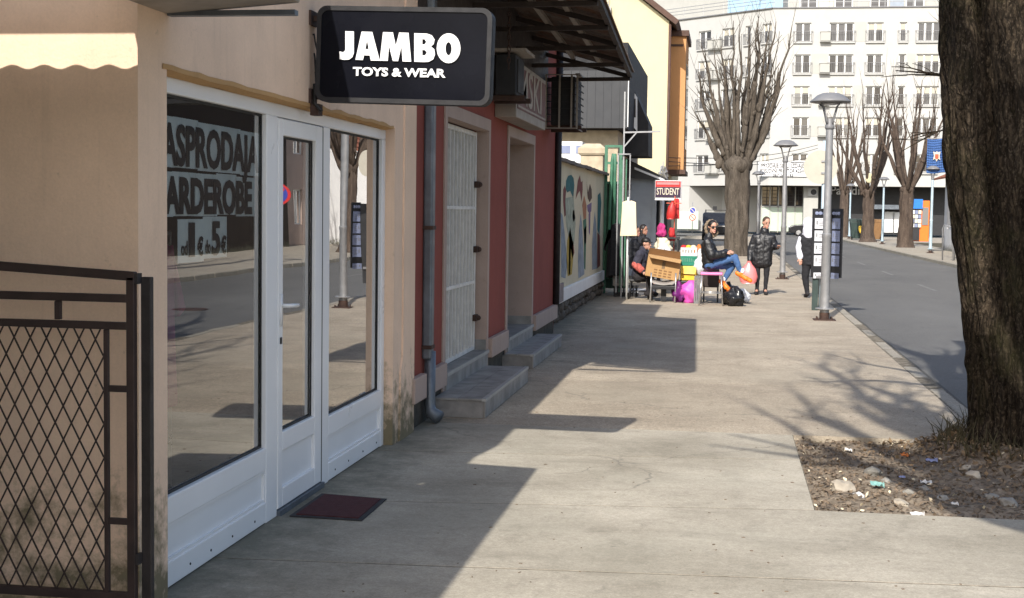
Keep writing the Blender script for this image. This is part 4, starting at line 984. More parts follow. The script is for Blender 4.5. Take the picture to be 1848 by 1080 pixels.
# attic storey set back, with coloured panels, windows
at = MB(); at.box(5.0, 34, 127.2, 140, ZT+.13, ZT+3.2); at.build('attic_wall', 'facade_grey', FB)
for i in range(9):
    x = 6.0+i*3.1; w2 = MB(); w2.box(x, x+1.6, 127.1, 127.19, ZT+.3, ZT+2.4); o = w2.build('attic_window', 'white_paint', FB)
    for k in range(2): MB().box(x+.1+k*.75, x+.75+k*.75, 127.07, 127.098, ZT+.35, ZT+2.3).build('pane', 'pane_mid', o)
    MB().box(x+1.75, x+2.95, 127.12, 127.19, ZT+.2, ZT+1.1).build('attic_panel', ['emblem_white', 'facade_grey', 'kiosk_grey', 'facade_grey', 'facade_grey'][i % 5], FB)
aw_ = MB(); pA = bend+wdir*7-wn*2.2; pB = bend+wdir*18-wn*2.2; aw_.quad(pA+ZA*(ZT+.1), pB+ZA*(ZT+.1), pB+ZA*(ZT+3.4), pA+ZA*(ZT+3.4)); aw_.build('attic_wall', 'facade_grey', FB)
# roof railing
for seg in range(2):
    for zz in (.5, .8, 1.1):
        m = MB()
        if seg == 0: m.bar((3.6, 125.15, ZT+.2+zz), (34, 125.15, ZT+.2+zz), .05)
        else: q = bend-wn*.15+ZA*(ZT+.2+zz); m.bar(q, q+wdir*WL, .05)
        m.build('roof_rail', 'galv', FB)
pm_ = MB().bar((0, 0, 0), (0, 0, 1.1), .05).mesh('rail_post'); pm_.materials.append(M('galv'))
for i in range(13): inst(pm_, 'rail_post', FB, Vector((3.7+i*2.4, 125.15, ZT+.2))-OFF[FB])
for i in range(9): inst(pm_, 'rail_post', FB, bend-wn*.15+wdir*(1+i*2.4)+ZA*(ZT+.2)-OFF[FB])
# windows: frame + panes + railing, meshes shared between alike ones
WM = {}
def win_mesh(w_, h_, n):
    key = (round(w_, 2), round(h_, 2), n)
    if key in WM: return WM[key]
    f = MB(); t = .10
    f.box(-w_/2, w_/2, .16, .24, 0, t); f.box(-w_/2, w_/2, .16, .24, h_-t, h_); f.box(-w_/2, -w_/2+t, .16, .24, t, h_-t); f.box(w_/2-t, w_/2, .16, .24, t, h_-t)
    for i in range(1, n): x = -w_/2+w_*i/n; f.box(x-.08, x+.08, .15, .24, t, h_-t)
    fm = f.mesh('window'); fm.materials.append(M('white_paint'))
    pms = []
    for i in range(n):
        p_ = MB(); a = -w_/2+w_*i/n; b2 = -w_/2+w_*(i+1)/n; p_.quad((a+.07, .21, t), (b2-.07, .21, t), (b2-.07, .21, h_-t), (a+.07, .21, h_-t)); pms.append(p_.mesh('pane'))
    s_ = MB(); s_.box(-w_/2-.12, w_/2+.12, -.16, .1, -.14, -.05); sm_ = s_.mesh('sill'); sm_.materials.append(M('facade_white'))
    r_ = MB(); rh = h_*.56; e = .14
    r_.box(-w_/2-.15, w_/2+.15, -e-.02, -e+.02, rh-.04, rh); r_.box(-w_/2-.15, w_/2+.15, -e-.02, -e+.02, .0, .04)
    k = int((w_+.3)/.13)
    for i in range(k+1): x = -w_/2-.15+(w_+.3)*i/k; r_.box(x-.012, x+.012, -e-.012, -e+.012, .04, rh-.04)
    for x in (-w_/2-.15, w_/2+.15): r_.box(x-.02, x+.02, -e, .0, rh-.04, rh)
    rm_ = r_.mesh('railing'); rm_.materials.append(M('lamp_grey'))
    WM[key] = (fm, pms, sm_, rm_); return WM[key]
PV = {}
def pane_variant(me, k):
    if (me.name, k) not in PV:
        c = me.copy(); c.materials.clear(); c.materials.append(M(k)); PV[(me.name, k)] = c
    return PV[(me.name, k)]
acm = MB(); acm.box(-.42, .42, -.42, -.02, 0, .75)
acm.box(-.46, .46, -.46, 0.0, -.10, -.06); acm.box(-.46, .46, -.46, 0.0, .78, .81)
acme = acm.mesh('air_conditioner_box'); acme.materials.append(M('facade_grey'))
def put_win(o, rz, w_, h_, n, ri, ci, rail=True):
    fm, pms, sm_, rm_ = win_mesh(w_, h_, n); wn_ = inst(fm, 'window', FB, o-OFF[FB], rz)
    for p_ in pms: inst(pane_variant(p_, random.choice(['pane_dark', 'pane_dark', 'pane_mid', 'pane_mid', 'pane_light'])), 'pane', wn_, (0, 0, 0))
    inst(sm_, 'sill', wn_, (0, 0, 0))
    if random.random() < .45:
        kb = ('blind', round(w_, 2), n, random.choice((.3, .45, .62)))
        if kb not in WM:
            q_ = MB()
            for i in range(n):
                if n > 1 and i == kb[2]-1 and kb[3] > .5: continue
                a_ = -w_/2+w_*i/n; b2_ = -w_/2+w_*(i+1)/n; q_.box(a_+.09, b2_-.09, .185, .2, h_-.12-h_*kb[3], h_-.11)
            me_ = q_.mesh('blind'); me_.materials.append(M('sign_back')); WM[kb] = me_
        inst(WM[kb], 'blind', wn_, (0, 0, 0))
    if rail: inst(rm_, 'railing', wn_, (0, 0, 0))
for xa, xb, za, zb, n, ri, ci in wins:
    put_win(Vector(((xa+xb)/2, 125, za)), 0, xb-xa, zb-za, n, ri, ci, not (ri == 4 and ci == 0))
    if ci == 1: inst(acme, 'air_conditioner_box', FB, Vector((xa-.35, 125, za+.05))-OFF[FB])
wrz = math.atan2(-wdir.y, -wdir.x)
for ua, ub, za, zb, n, ri, ci in winsW:
    put_win(bend+wdir*((ua+ub)/2)+ZA*za, wrz, abs(ub-ua), zb-za, n, ri, ci)
    if ci in (2, 3): inst(acme, 'air_conditioner_box', FB, bend+wdir*(ua-.35 if ci == 3 else ub+.35)+ZA*(za-.1)-OFF[FB], wrz)
# grey facade patches between windows
for (a, b_, r_) in ((1460, 1493, 1), (1537, 1561, 0), (1537, 1561, 2), (1632, 1651, 1), (1460, 1493, 3)):
    za, zb = rows[r_]; MB().box(upx(a)+.1, upx(b_)-.1, 124.985, 124.997, za, zb+.05).build('facade_panel', 'facade_grey', FB)
# ground floor: recessed wall, glazing, piers, black fascia
MB().box(3.0, 40, 128.2, 128.5, 0, Z0-.03).build('ground_floor_wall', 'shop_black', FB)
ga = PY(1374, 375, 128.1).x; gb_ = PY(1450, 375, 128.1).x
for i in range(5):
    a = ga+(gb_-ga)*i/5; c = ga+(gb_-ga)*(i+1)/5
    MB().box(a+.05, c-.05, 128.12, 128.19, .15, 2.35).build('shutter', 'shutter_green', FB)
    MB().box(a-.05, a+.05, 128.05, 128.19, 0, Z0-.05).build('mullion', 'facade_grey', FB)
MB().box(ga, gb_, 128.05, 128.118, 2.35, 2.47).build('transom', 'facade_grey', FB)
for j in range(5):
    z = 2.6+j*.33
    for i in range(8): a = ga+(gb_-ga)*i/8; MB().box(a+.04, a+(gb_-ga)/8-.04, 128.14, 128.19, z, z+.28).build('glass_block', 'pane_dark', FB)
a = PY(1450, 375, 126.4).x; c = PY(1476, 375, 126.4).x
MB().box(a, c, 126.4, 128.0, 0, Z0-.03).build('pier', 'facade_grey', FB)
MB().box(a+.35, c-.15, 126.25, 126.395, 3.4, 4.1).build('air_conditioner_box', 'facade_white', FB); m = MB(); m.tube([(a+.85, 126.24, 3.75), (a+.85, 126.255, 3.75)], .26, 14); m.build('fan', 'shop_black', FB)
pA = bend+wdir*10.2; pB = Vector((-.5, 133.0, 0))
def pxw(px): 
    return bend+wdir*wing_u(px)
pA = pxw(1247)-wn*.02; pW = pxw(1215)
m = MB(); m.quad(pA, pA+ZA*(Z0-.03), pW+ZA*(Z0-.03), pW); m.quad(pB, pB+ZA*(Z0-.03), pA+ZA*(Z0-.03), pA); m.quad(pB, Vector((3.0, 133.0, 0)), Vector((3.0, 133.0, Z0-.03)), pB+ZA*(Z0-.03)); m.quad((3., 133, 0), (3, 128.2, 0), (3, 128.2, Z0-.03), (3, 133, Z0-.03)); m.build('passage_wall', 'facade_white', FB)
q = PY(1228, 395, 128); MB().box(q.x-1.0, q.x+1.6, q.y+2.4, q.y+2.5, .2, 1.9).build('poster', 'shutter_green', FB)
# lettering on the black fascia and banner
q0 = PY(1499, 351, 128.1); q1 = PY(1572, 351, 128.1)
text_mb('Paradiso', 1.1, (q0.x, 128.12, q0.z), XA, ZA, .05, .012, width=q1.x-q0.x).build('lettering', 'sign_white', FB)
for i, px in enumerate((1478, 1500, 1560, 1596, 1612)):
    q = PY(px, 400, 128.1); MB().box(q.x, q.x+random.uniform(.5, 1.0), 128.1, 128.19, .2, random.uniform(1.6, 2.3)).build('shop_display', ['white_paint', 'kiosk_grey', 'cloth_navy', 'white_paint', 'white_paint'][i], FB)
MB().box(PY(1560, 400, 127.5).x, PY(1625, 400, 127.5).x, 126.9, 128.1, 2.3, 2.7).build('shop_canopy', 'zinc', FB)
bn = root('banner', (4.9, 124.9, 5.1), 'white banner PRODAJE SE ILI IZDAJE hung on the apartment block', 'banner')
a = PY(1369, 292, 124.85); c = PY(1456, 319, 124.85); MB().box(a.x, c.x, 124.84, 124.86, c.z, a.z).build('sheet', 'sign_white', bn)
W2 = c.x-a.x
text_mb('PRODAJE SE ILI IZDAJE', .52, (a.x+.25, 124.82, a.z-.52), XA, ZA, .02, .008, width=W2-.5).build('lettering', 'ink', bn)
text_mb('POSLOVNI PROSTOR 425m²', .5, (a.x+.15, 124.82, a.z-.98), XA, ZA, .02, .008, width=W2-.3).build('lettering', 'ink', bn)
text_mb('067 264 195', .3, (a.x+W2*.3, 124.82, a.z-1.29), XA, ZA, .02, .006, width=W2*.42).build('lettering', 'ink', bn)

# ============================================================ right-hand side of the street
def simple_house(name, x0, x1, y0, y1, zt, wallmat, label, roof=True, cat='house', nwin=4, storeys=2):
    r_ = root(name, ((x0+x1)/2, (y0+y1)/2, 0), label, cat)
    hl = []; sw_ = (y1-y0)/max(1, nwin); sh_ = zt/storeys
    for s_ in range(storeys if nwin else 0):
        for i in range(nwin): hl.append((y0+sw_*(i+.28), y0+sw_*(i+.72), s_*sh_+sh_*.3, s_*sh_+sh_*.8))
    m = holes_wall((x0, 0, 0), YA, -XA, y0, y1, 0, zt, hl, .2)
    m.quad((x0, y0, 0), (x0, y0, zt), (x1, y0, zt), (x1, y0, 0)); m.quad((x0, y1, 0), (x1, y1, 0), (x1, y1, zt), (x0, y1, zt)); m.quad((x0, y0, zt), (x0, y1, zt), (x1, y1, zt), (x1, y0, zt)); m.build('wall', wallmat, r_)
    for a, b_, c, d in hl:
        w_ = MB(); w_.box(x0+.1, x0+.16, a, b_, c, c+.06); w_.box(x0+.1, x0+.16, a, b_, d-.06, d); w_.box(x0+.1, x0+.16, a, a+.06, c+.06, d-.06); w_.box(x0+.1, x0+.16, b_-.06, b_, c+.06, d-.06); w_.box(x0+.1, x0+.16, (a+b_)/2-.04, (a+b_)/2+.04, c+.06, d-.06); o = w_.build('window', 'white_paint', r_)
        MB().quad((x0+.13, a+.06, c+.06), (x0+.13, b_-.06, c+.06), (x0+.13, b_-.06, d-.06), (x0+.13, a+.06, d-.06)).build('pane', 'pane_dark', o)
    if roof:
        xm = (x0+x1)/2; m = MB()
        for i in range(7):
            t0, t1 = i/7, (i+1)/7; xa = x0-.5+(xm-x0+.5)*t0; xb = x0-.5+(xm-x0+.5)*t1+.06; za = zt-.1+2.2*t0; zb = zt-.1+2.2*t1
            MB().add([(xa, y0-.4, za), (xb, y0-.4, zb), (xb, y1+.4, zb), (xa, y1+.4, za), (xa, y0-.4, za+.09), (xb, y0-.4, zb+.05), (xb, y1+.4, zb+.05), (xa, y1+.4, za+.09)], [(3, 2, 1, 0), (4, 5, 6, 7), (0, 1, 5, 4), (1, 2, 6, 5), (2, 3, 7, 6), (3, 0, 4, 7)]).build('roof_course', 'roof_tile', r_)
        MB().prism([(xm, zt+2.1), (x1+.5, zt-.1), (x1+.5, zt), (xm, zt+2.2)], (0, y1+.4, 0), XA, ZA, y1-y0+.8).build('roof_back', 'roof_tile', r_)
        MB().prism([(x0, zt), (x1, zt), (xm, zt+2.1)], (0, y0+.02, 0), XA, ZA, .02).build('gable', wallmat, r_)
    return r_
simple_house('white_house', 10.75, 18, 61, 71, 3.6, 'house_white', 'low white house with a red tiled roof behind the flag lamp post', storeys=1, nwin=3)
simple_house('stone_house', 14, 22, 57, 68, 6.2, 'plaster_pinkgrey', 'grey two-storey house across the road reflected in the door glass', nwin=4)
simple_house('brown_house', 13.5, 21, 22, 55.5, 6.6, 'plaster_brown', 'brown house across the road reflected in the shop window', nwin=0, storeys=1)  # unseen house, made dark and windowless to keep the glass reflection dark
# ============================================================ STREET LAMPS
def make_lamp(polemat, label, loc, group='street lamps'):
    r_ = root('street_lamp', loc, label, 'street lamp', group, world=False)
    m = MB(); m.box(-.17, .17, -.17, .17, 0, .014)
    for a in range(4): m.tube([(.13*math.cos(R(45+90*a))*1.2, .13*math.sin(R(45+90*a))*1.2, .014), (.13*math.cos(R(45+90*a))*1.2, .13*math.sin(R(45+90*a))*1.2, .05)], .014, 6)
    m.build('base_plate', 'rust_iron', r_)
    MB().lathe((0, 0, 0), [(.078, .014), (.078, .12)], 20).build('foot', 'rust_iron', r_, smooth=False)
    m = MB(); m.lathe((0, 0, 0), [(.072, .12), (.074, .17), (.145, .175), (.145, .19), (.074, .195), (.068, 1.30), (.073, 1.31), (.073, 1.36), (.060, 1.37), (.056, 3.02), (.058, 3.05)], 22); o = m.build('pole', polemat, r_, bevel=.0, smooth=True)
    es = o.modifiers.new('e', 'EDGE_SPLIT'); es.split_angle = R(35)
    m = MB(); m.lathe((0, 0, 0), [(.062, 3.0), (.074, 3.02), (.074, 3.05), (.056, 3.10), (.050, 3.16), (.045, 3.17)], 16); m.build('neck', 'lamp_grey', r_, smooth=True)
    for k in range(4):
        a = R(45+90*k); c, s_ = math.cos(a), math.sin(a)
        MB().tube([(.05*c, .05*s_, 3.08), (.075*c, .075*s_, 3.14), (.10*c, .10*s_, 3.22), (.15*c, .15*s_, 3.36), (.24*c, .24*s_, 3.43)], [.02, .018, .015, .013, .012], 6).build('arm', 'lamp_grey', r_, smooth=True)
    m = MB(); m.lathe((0, 0, 0), [(.02, 3.405), (.28, 3.415), (.315, 3.425), (.318, 3.435), (.27, 3.475), (.20, 3.535), (.13, 3.565), (.03, 3.575)], 28); m.build('shade', 'lamp_grey', r_, smooth=True)
    MB().lathe((0, 0, 0), [(.07, 3.38), (.12, 3.39), (.12, 3.404)], 16).build('lens', 'lamp_glass', r_, smooth=True)
    return r_
L1 = make_lamp('galv', 'grey steel street lamp on the kerb in front of the card rack', (1.56, 22.07, 0))
for loc, lb in (((1.45, 35.9, 0), 'grey steel street lamp beyond the standing woman'), ((1.36, 61.5, 0), 'grey steel street lamp beside the pollarded tree on the near pavement')):
    c = copy_tree(L1); c.location = loc; c['label'] = lb
L2 = make_lamp('pole_blue', 'pale blue street lamp between two pollarded trees across the road', (9.18, 83.9, 0)); L2.scale = (1, 1, 1.12)
for loc, lb in (((8.85, 102.3, 0), 'pale blue street lamp beside the green wheelie bin'), ((9.27, 65.0, 0), 'pale blue street lamp carrying the blue flag')):
    c = copy_tree(L2); c.location = loc; c['label'] = lb

# flag on the lamp
fl = root('flag', (9.4, 65, 3.7), 'blue flag with a small crest on a lamp post', 'flag')
a = PY(1674, 251, 64.9); c = PY(1706, 313, 64.9); nx_, nz_ = 10, 14; m = MB()
fx = lambda i, j: Vector((a.x+(c.x-a.x)*i/nx_, 64.9+.03*math.sin(i*.7+j*.15), a.z+(c.z-a.z)*j/nz_-.03*math.sin(i*.5)))
for i in range(nx_):
    for j in range(nz_): m.quad(fx(i, j), fx(i, j+1), fx(i+1, j+1), fx(i+1, j))
o = m.build('cloth', 'flag_blue', fl, smooth=True); sd = o.modifiers.new('s', 'SOLIDIFY'); sd.thickness = .01
cx, cz = (a.x+c.x)/2, (a.z+c.z)/2
m = MB(); m.prism([(-.16, -.18), (-.06, -.12), (0, -.26), (.06, -.12), (.16, -.18), (.12, 0), (.16, .2), (.05, .16), (0, .22), (-.05, .16), (-.16, .2), (-.12, 0)], (cx, 64.82, cz), XA, ZA, .01); m.build('crest', 'emblem_white', fl)
m = MB(); m.prism([(-.08, -.08), (0, -.15), (.08, -.08), (.08, .08), (-.08, .08)], (cx, 64.80, cz), XA, ZA, .01); m.build('crest_shield', 'emblem_red', fl)
MB().bar((a.x-.02, 65, a.z+.03), (c.x+.05, 65, a.z+.03), .03).build('rod', 'galv', fl)

# ============================================================ SIGN POLE WITH CARD RACK
sp = root('traffic_sign', (1.66, 24.45, 0), 'round traffic sign seen from behind on a pale blue pole', 'traffic sign')
MB().tube([(1.66, 24.45, 0), (1.66, 24.45, 2.95)], .04, 12).build('pole', 'pole_blue', sp, smooth=True)
q = PY(1481, 302, 24.4); m = MB(); m.tube([(q.x, 24.405, q.z), (q.x, 24.39, q.z)], .29, 40); m.build('disc', 'sign_back', sp)
m = MB(); m.bar((1.6, 24.385, q.z+.1), (1.72, 24.385, q.z+.1), .03); m.bar((1.6, 24.385, q.z-.1), (1.72, 24.385, q.z-.1), .03); m.build('clamp', 'galv', sp)
MB().box(1.56, 1.76, 24.35, 24.55, 0, .02).build('base_plate', 'rust_iron', sp)
rk = root('card_rack', (1.68, 24.25, .03), 'black two-winged display rack of white printed cards at the kerb', 'display rack')
def wing(hinge, end, name, cardmat):
    h_, e = Vector(hinge), Vector(end); d = (e-h_); L = d.length; d.normalize(); nrm = Vector((d.y, -d.x, 0)); nrm = nrm if nrm.y < 0 else -nrm
    w_ = MB(); z0, z1 = .58, 1.77; w_.add([h_+ZA*z0, e+ZA*z0, e+ZA*z1, h_+ZA*z1, h_-nrm*.03+ZA*z0, e-nrm*.03+ZA*z0, e-nrm*.03+ZA*z1, h_-nrm*.03+ZA*z1], [(0, 1, 2, 3), (7, 6, 5, 4), (0, 4, 5, 1), (2, 6, 7, 3), (1, 5, 6, 2), (0, 3, 7, 4)])
    o = w_.build(name, 'display_black', rk)
    for k in range(5):
        za = 1.42-k*.215; t0, t1 = .12, .88; hgt = .185 if k < 4 else .10
        P0 = h_+d*(L*t0)+nrm*.008+ZA*za; P1 = h_+d*(L*t1)+nrm*.008+ZA*za; tl = nrm*.03
        c_ = MB(); c_.add([P0, P1, P1+ZA*hgt-tl*.0, P0+ZA*hgt-tl*.0, P0+nrm*.006, P1+nrm*.006, P1+ZA*hgt+nrm*.006, P0+ZA*hgt+nrm*.006], [(3, 2, 1, 0), (4, 5, 6, 7), (0, 1, 5, 4), (1, 2, 6, 5), (2, 3, 7, 6), (3, 0, 4, 7)]); cc = c_.build('card', cardmat, o)
        pr_ = MB(); A0 = P0+nrm*.008
        pr_.quad(A0+d*.03+ZA*(hgt*.4), A0+d*.05+ZA*(hgt*.4), A0+d*.05+ZA*(hgt*.75), A0+d*.03+ZA*(hgt*.75))
        for q_ in range(3): pr_.quad(A0+d*.08+ZA*(hgt*(.3+.16*q_)), A0+d*(L*.6)+ZA*(hgt*(.3+.16*q_)), A0+d*(L*.6)+ZA*(hgt*(.34+.16*q_)), A0+d*.08+ZA*(hgt*(.34+.16*q_)))
        pr_.build('print', 'lamp_grey', cc)
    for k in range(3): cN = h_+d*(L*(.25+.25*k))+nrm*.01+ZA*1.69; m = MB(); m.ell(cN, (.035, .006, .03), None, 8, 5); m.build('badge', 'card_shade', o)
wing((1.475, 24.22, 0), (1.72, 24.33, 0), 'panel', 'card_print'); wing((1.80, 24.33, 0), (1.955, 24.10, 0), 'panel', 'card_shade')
m = MB(); m.box(1.50, 1.60, 24.28, 24.36, 0, .57); m.build('stand', 'bin_green', rk); m = MB(); m.box(1.72, 1.80, 24.28, 24.34, .3, 1.75); m.build('spine', 'display_black', rk)
MB().box(1.49, 1.78, 24.24, 24.36, .56, .60).build('shelf', 'lamp_grey', rk)

# ============================================================ TREES
def wob(p, f, a): return Vector((noise.noise(p*f), noise.noise(p*f+Vector((7, 3, 1))), noise.noise(p*f+Vector((1, 9, 5)))))*a
def limb(mb, a, b_, r0_, r1, n=7, out=.5, wa=.12, seg=6, seed=0., stub=False):
    a = Vector(a); b_ = Vector(b_); L = (b_-a).length; pts = []; rr = []
    for i in range(n+1):
        t = i/n; p = a.lerp(b_, t); h = Vector((b_.x-a.x, b_.y-a.y, 0)); p += h*(out*t*(1-t))
        if 0 < i: p += wob(p+Vector((seed, 0, 0)), .9, wa*math.sin(min(1, t)*2.2))
        f_ = (r0_+(r1-r0_)*t) if not stub else (r0_*(1-.35*t) if t < .5 else r0_*(.82-.35*min(1, (t-.5)/.12)*1.0-.2*(t-.5)) if t < .62 else r0_*(.45-.34*(t-.62)/.38))
        pts.append(p); rr.append(f_*(1+.28*noise.noise(p*5)))
    mb.tube(pts, rr, seg); return pts, rr
def twigs(mb, pts, rr, k, L0, L1, rng, seg=4, spread=.6):
    for _ in range(k):
        i = rng.randint(len(pts)//2, len(pts)-1); p = pts[i]; d = (pts[i]-pts[i-1]).normalized()
        q = Vector((rng.gauss(0, 1), rng.gauss(0, 1), rng.gauss(.3, .6))).normalized()
        e = p+(d+q*spread).normalized()*rng.uniform(L0, L1); r_ = max(.008, rr[i]*.45)
        ps, rs = limb(mb, p, e, r_, r_*.35, 4, 0, .06, seg)
        if rng.random() < .55:
            e2 = ps[2]+(d+Vector((rng.gauss(0, 1), rng.gauss(0, 1), .5))*.6).normalized()*rng.uniform(L0, L1)*.5; limb(mb, ps[2], e2, r_*.5, r_*.25, 3, 0, .04, 3)
def trunk_mb(H, rb, rt, flare, nseg, nring, ridge, lean=(0, 0), freq=7., top=None):
    m = MB()
    for i in range(nring+1):
        t = i/nring; z = H*t; r_ = rb+(rt-rb)*t+flare*math.exp(-z*3.2/ (rb*2.2))
        for j in range(nseg):
            a = 2*math.pi*j/nseg; d = Vector((math.cos(a), math.sin(a), 0))
            fl_ = (.16*abs(math.cos(a*2.5+1.3+z*.12))-.08)*(1+.5*z/H)+.07*math.cos(a*3+z*.3)
            rd_ = noise.noise(Vector((d.x*freq, d.y*freq, z*freq*.16)))*ridge+noise.noise(Vector((d.x*3, d.y*3, z*1.1)))*ridge*1.4
            m.v.append(d*(r_*(1+fl_*.6)+rd_*rb)+Vector((lean[0]*t, lean[1]*t, z)))
    for i in range(nring):
        for j in range(nseg): a = i*nseg+j; b_ = i*nseg+(j+1) % nseg; m.f.append((a, b_, b_+nseg, a+nseg))
    m.f.append(tuple(nring*nseg+j for j in range(nseg))); return m
def pollard(name, loc, H, rb, rt, tips, label, mat, seed, flare=.15, group=None, shoots=4, rl=.13, nk=2, lean=(0, 0)):
    rng = random.Random(seed); r_ = root(name, loc, label, 'tree', group, world=False)
    trunk_mb(H, rb, rt, flare, 28, 30, .16, lean, 5).build('trunk', mat, r_, smooth=True)
    m = MB(); top = Vector((lean[0], lean[1], H))
    for k, tp in enumerate(tips):
        tp = Vector(tp); ang = math.atan2(tp.y, tp.x+1e-6); fz = rng.uniform(-.55, .05)*H*.35
        st = Vector((lean[0]*.9+math.cos(ang)*rt*.45, lean[1]*.9+math.sin(ang)*rt*.45, H+fz))
        rr0 = rl*rng.uniform(.65, 1.15); pts, rr = limb(m, st, tp, rr0, rr0*.26, 11, .45, .2, 7, seed+k*3.1, stub=True)
        # knuckle swellings
        for _ in range(nk): i = rng.randint(1, 7); m.ell(pts[i]+wob(pts[i], 3, rr[i]*.6), (rr[i]*rng.uniform(1.0, 1.3), rr[i]*rng.uniform(1.0, 1.3), rr[i]*rng.uniform(1.2, 2.2)), Euler((rng.uniform(-.5, .5), rng.uniform(-.5, .5), 0)), 7, 5)
        twigs(m, pts, rr, shoots, .5, 1.6, rng)
    m.ell(top-Vector((0, 0, .1)), (rt*1.15, rt*1.15, rt*.9), None, 12, 8)
    m.build('crown', mat, r_, smooth=True); return r_
def tipsrel(loc, pxs, dy=1.3, seed=1):
    rng = random.Random(seed); out = []
    for px, py in pxs:
        q = PY(px, py, loc[1]+rng.uniform(-dy, dy)); out.append((q.x-loc[0], q.y-loc[1], q.z-loc[2]))
    return out
T1 = (.40, 55.2, 0)
T1tips = [(1268, 76), (1258, 131), (1290, 84), (1302, 84), (1324, 42), (1338, 40), (1357, 34), (1369, 31), (1374, 31), (1398, 39), (1407, 56), (1434, 40), (1389, 38), (1327, 116), (1407, 120), (1412, 131), (1260, 205), (1390, 209), (1350, 70), (1312, 110), (1270, 150)]
pollard('pollard_tree', T1, 3.7, .40, .50, tipsrel(T1, T1tips, 1.1, 3), 'huge bare pollarded tree with fused trunk on the near pavement', 'bark', 11, .10, shoots=6, rl=.13, nk=5)
rngt = random.Random(5)
def rand_tips(n, rad, h0, h1, seed):
    r_ = random.Random(seed); return [(math.cos(a)*rad*r_.uniform(.35, 1), math.sin(a)*rad*r_.uniform(.35, 1), r_.uniform(h0, h1)) for a in [2*math.pi*(i+r_.random()*.6)/n for i in range(n)]]
T2 = pollard('pollard_tree', (8.95, 90.2, 0), 3.3, .36, .34, rand_tips(12, 3.0, 7, 11, 2), 'bare pollarded tree with pale cut scar beside the green wheelie bin', 'bark_far', 21, .22, shoots=7, rl=.12)
T3 = pollard('pollard_tree', (9.5, 75.8, 0), 3.2, .36, .34, rand_tips(12, 2.3, 6.4, 9.4, 3), 'bare pollarded tree in front of the orange kiosk', 'bark_far', 33, .12, shoots=7, rl=.115)
T4 = pollard('pollard_tree', (8.9, 108, 0), 3.6, .34, .30, rand_tips(10, 2.2, 7, 10.4, 4), 'slender pollarded tree beyond the round sign pole', 'bark_far', 44, .1, shoots=5, rl=.12)
for loc, lb, s_, rz in (((9.4, 50.5, 0), 'bare pollarded street tree across the road facing the maroon wall', 1., 70), ((9.4, 28.5, 0), 'bare pollarded street tree across the road facing the mural wall', 1.1, 200)):
    c = copy_tree(T2); c.location = loc; c['label'] = lb; c.rotation_euler.z = R(rz); c.scale = (s_,)*3
sc1 = MB(); q = PY(1569, 322, 89.6); sc1.ell(q, (.26, .05, .32), None, 14, 6); sc1.v = [p-Vector((8.95, 90.2, 0)) for p in sc1.v]; sc1.build('cut_scar', 'plaster_yellow', T2, smooth=True)

# ---- the big near tree and its pit
nt_ = root('street_tree', (2.10, 9.85, 0), 'massive dark ribbed tree trunk standing in the littered pit', 'tree', world=False)
def near_trunk():
    m = MB(); NS, NR, HH = 220, 230, 3.35
    edge = [(0.0, 1737), (.25, 1741), (.6, 1733), (1.0, 1722), (1.35, 1711), (1.65, 1699), (2.0, 1683), (2.4, 1676), (2.8, 1670), (3.35, 1664)]
    rad = [(0, .42), (.8, .42), (2.2, .47), (2.7, .43), (3.0, .345), (3.35, .30)]
    def lr(z):
        for i in range(len(rad)-1):
            if rad[i][0] <= z <= rad[i+1][0]: t = (z-rad[i][0])/(rad[i+1][0]-rad[i][0]); return rad[i][1]*(1-t)+rad[i+1][1]*t
        return rad[-1][1]
    def le(z):
        for i in range(len(edge)-1):
            if edge[i][0] <= z <= edge[i+1][0]:
                t = (z-edge[i][0])/(edge[i+1][0]-edge[i][0]); return edge[i][1]*(1-t)+edge[i+1][1]*t
        return edge[-1][1]
    xoff = lambda px: (px-1733)/2464*9.85
    for i in range(NR+1):
        z = -.06+(HH+.06)*i/NR; zz = max(0, z); xl = xoff(le(min(zz, 3.34)))
        # left edge of the trunk stays on the outline, the trunk widens upward to the fork
        rx = lr(zz); cxx = -.36+xl+rx-.03; fl_ = .10*math.exp(-zz*6.5)
        for j in range(NS):
            a = 2*math.pi*j/NS; d = Vector((math.cos(a), math.sin(a), 0))
            k = Vector((d.x*8.5, d.y*8.5, zz*1.15)); w1 = noise.noise(k+Vector((0, 0, 0))*1); w2 = noise.noise(Vector((d.x*19, d.y*19, zz*3.1))); w3 = noise.noise(Vector((d.x*2.2, d.y*2.2, zz*.8)))
            rid = .028-abs(w1)*.075+w2*.022+w3*.03+noise.noise(Vector((d.x*45, d.y*45, zz*9)))*.009
            ga = (a-4.05+.10*math.sin(zz*1.7)); rid -= .10*math.exp(-(ga/.14)**2)*min(1, max(0, (zz-.7)/1.2)); rid += .03*math.exp(-((ga+.45)/.25)**2)*min(1, zz)
            but = fl_*(1+.8*math.cos(a*5+.7))
            m.v.append(Vector((cxx+d.x*(rx+rid+but), d.y*(rx*.95+rid+but), z)))
    for i in range(NR):
        for j in range(NS): a = i*NS+j; b_ = i*NS+(j+1) % NS; m.f.append((a, b_, b_+NS, a+NS))
    m.f.append(tuple(NR*NS+j for j in range(NS)))
    return m
near_trunk().build('trunk', 'bark_near', nt_, smooth=True)
cm = MB(); rg = random.Random(9)
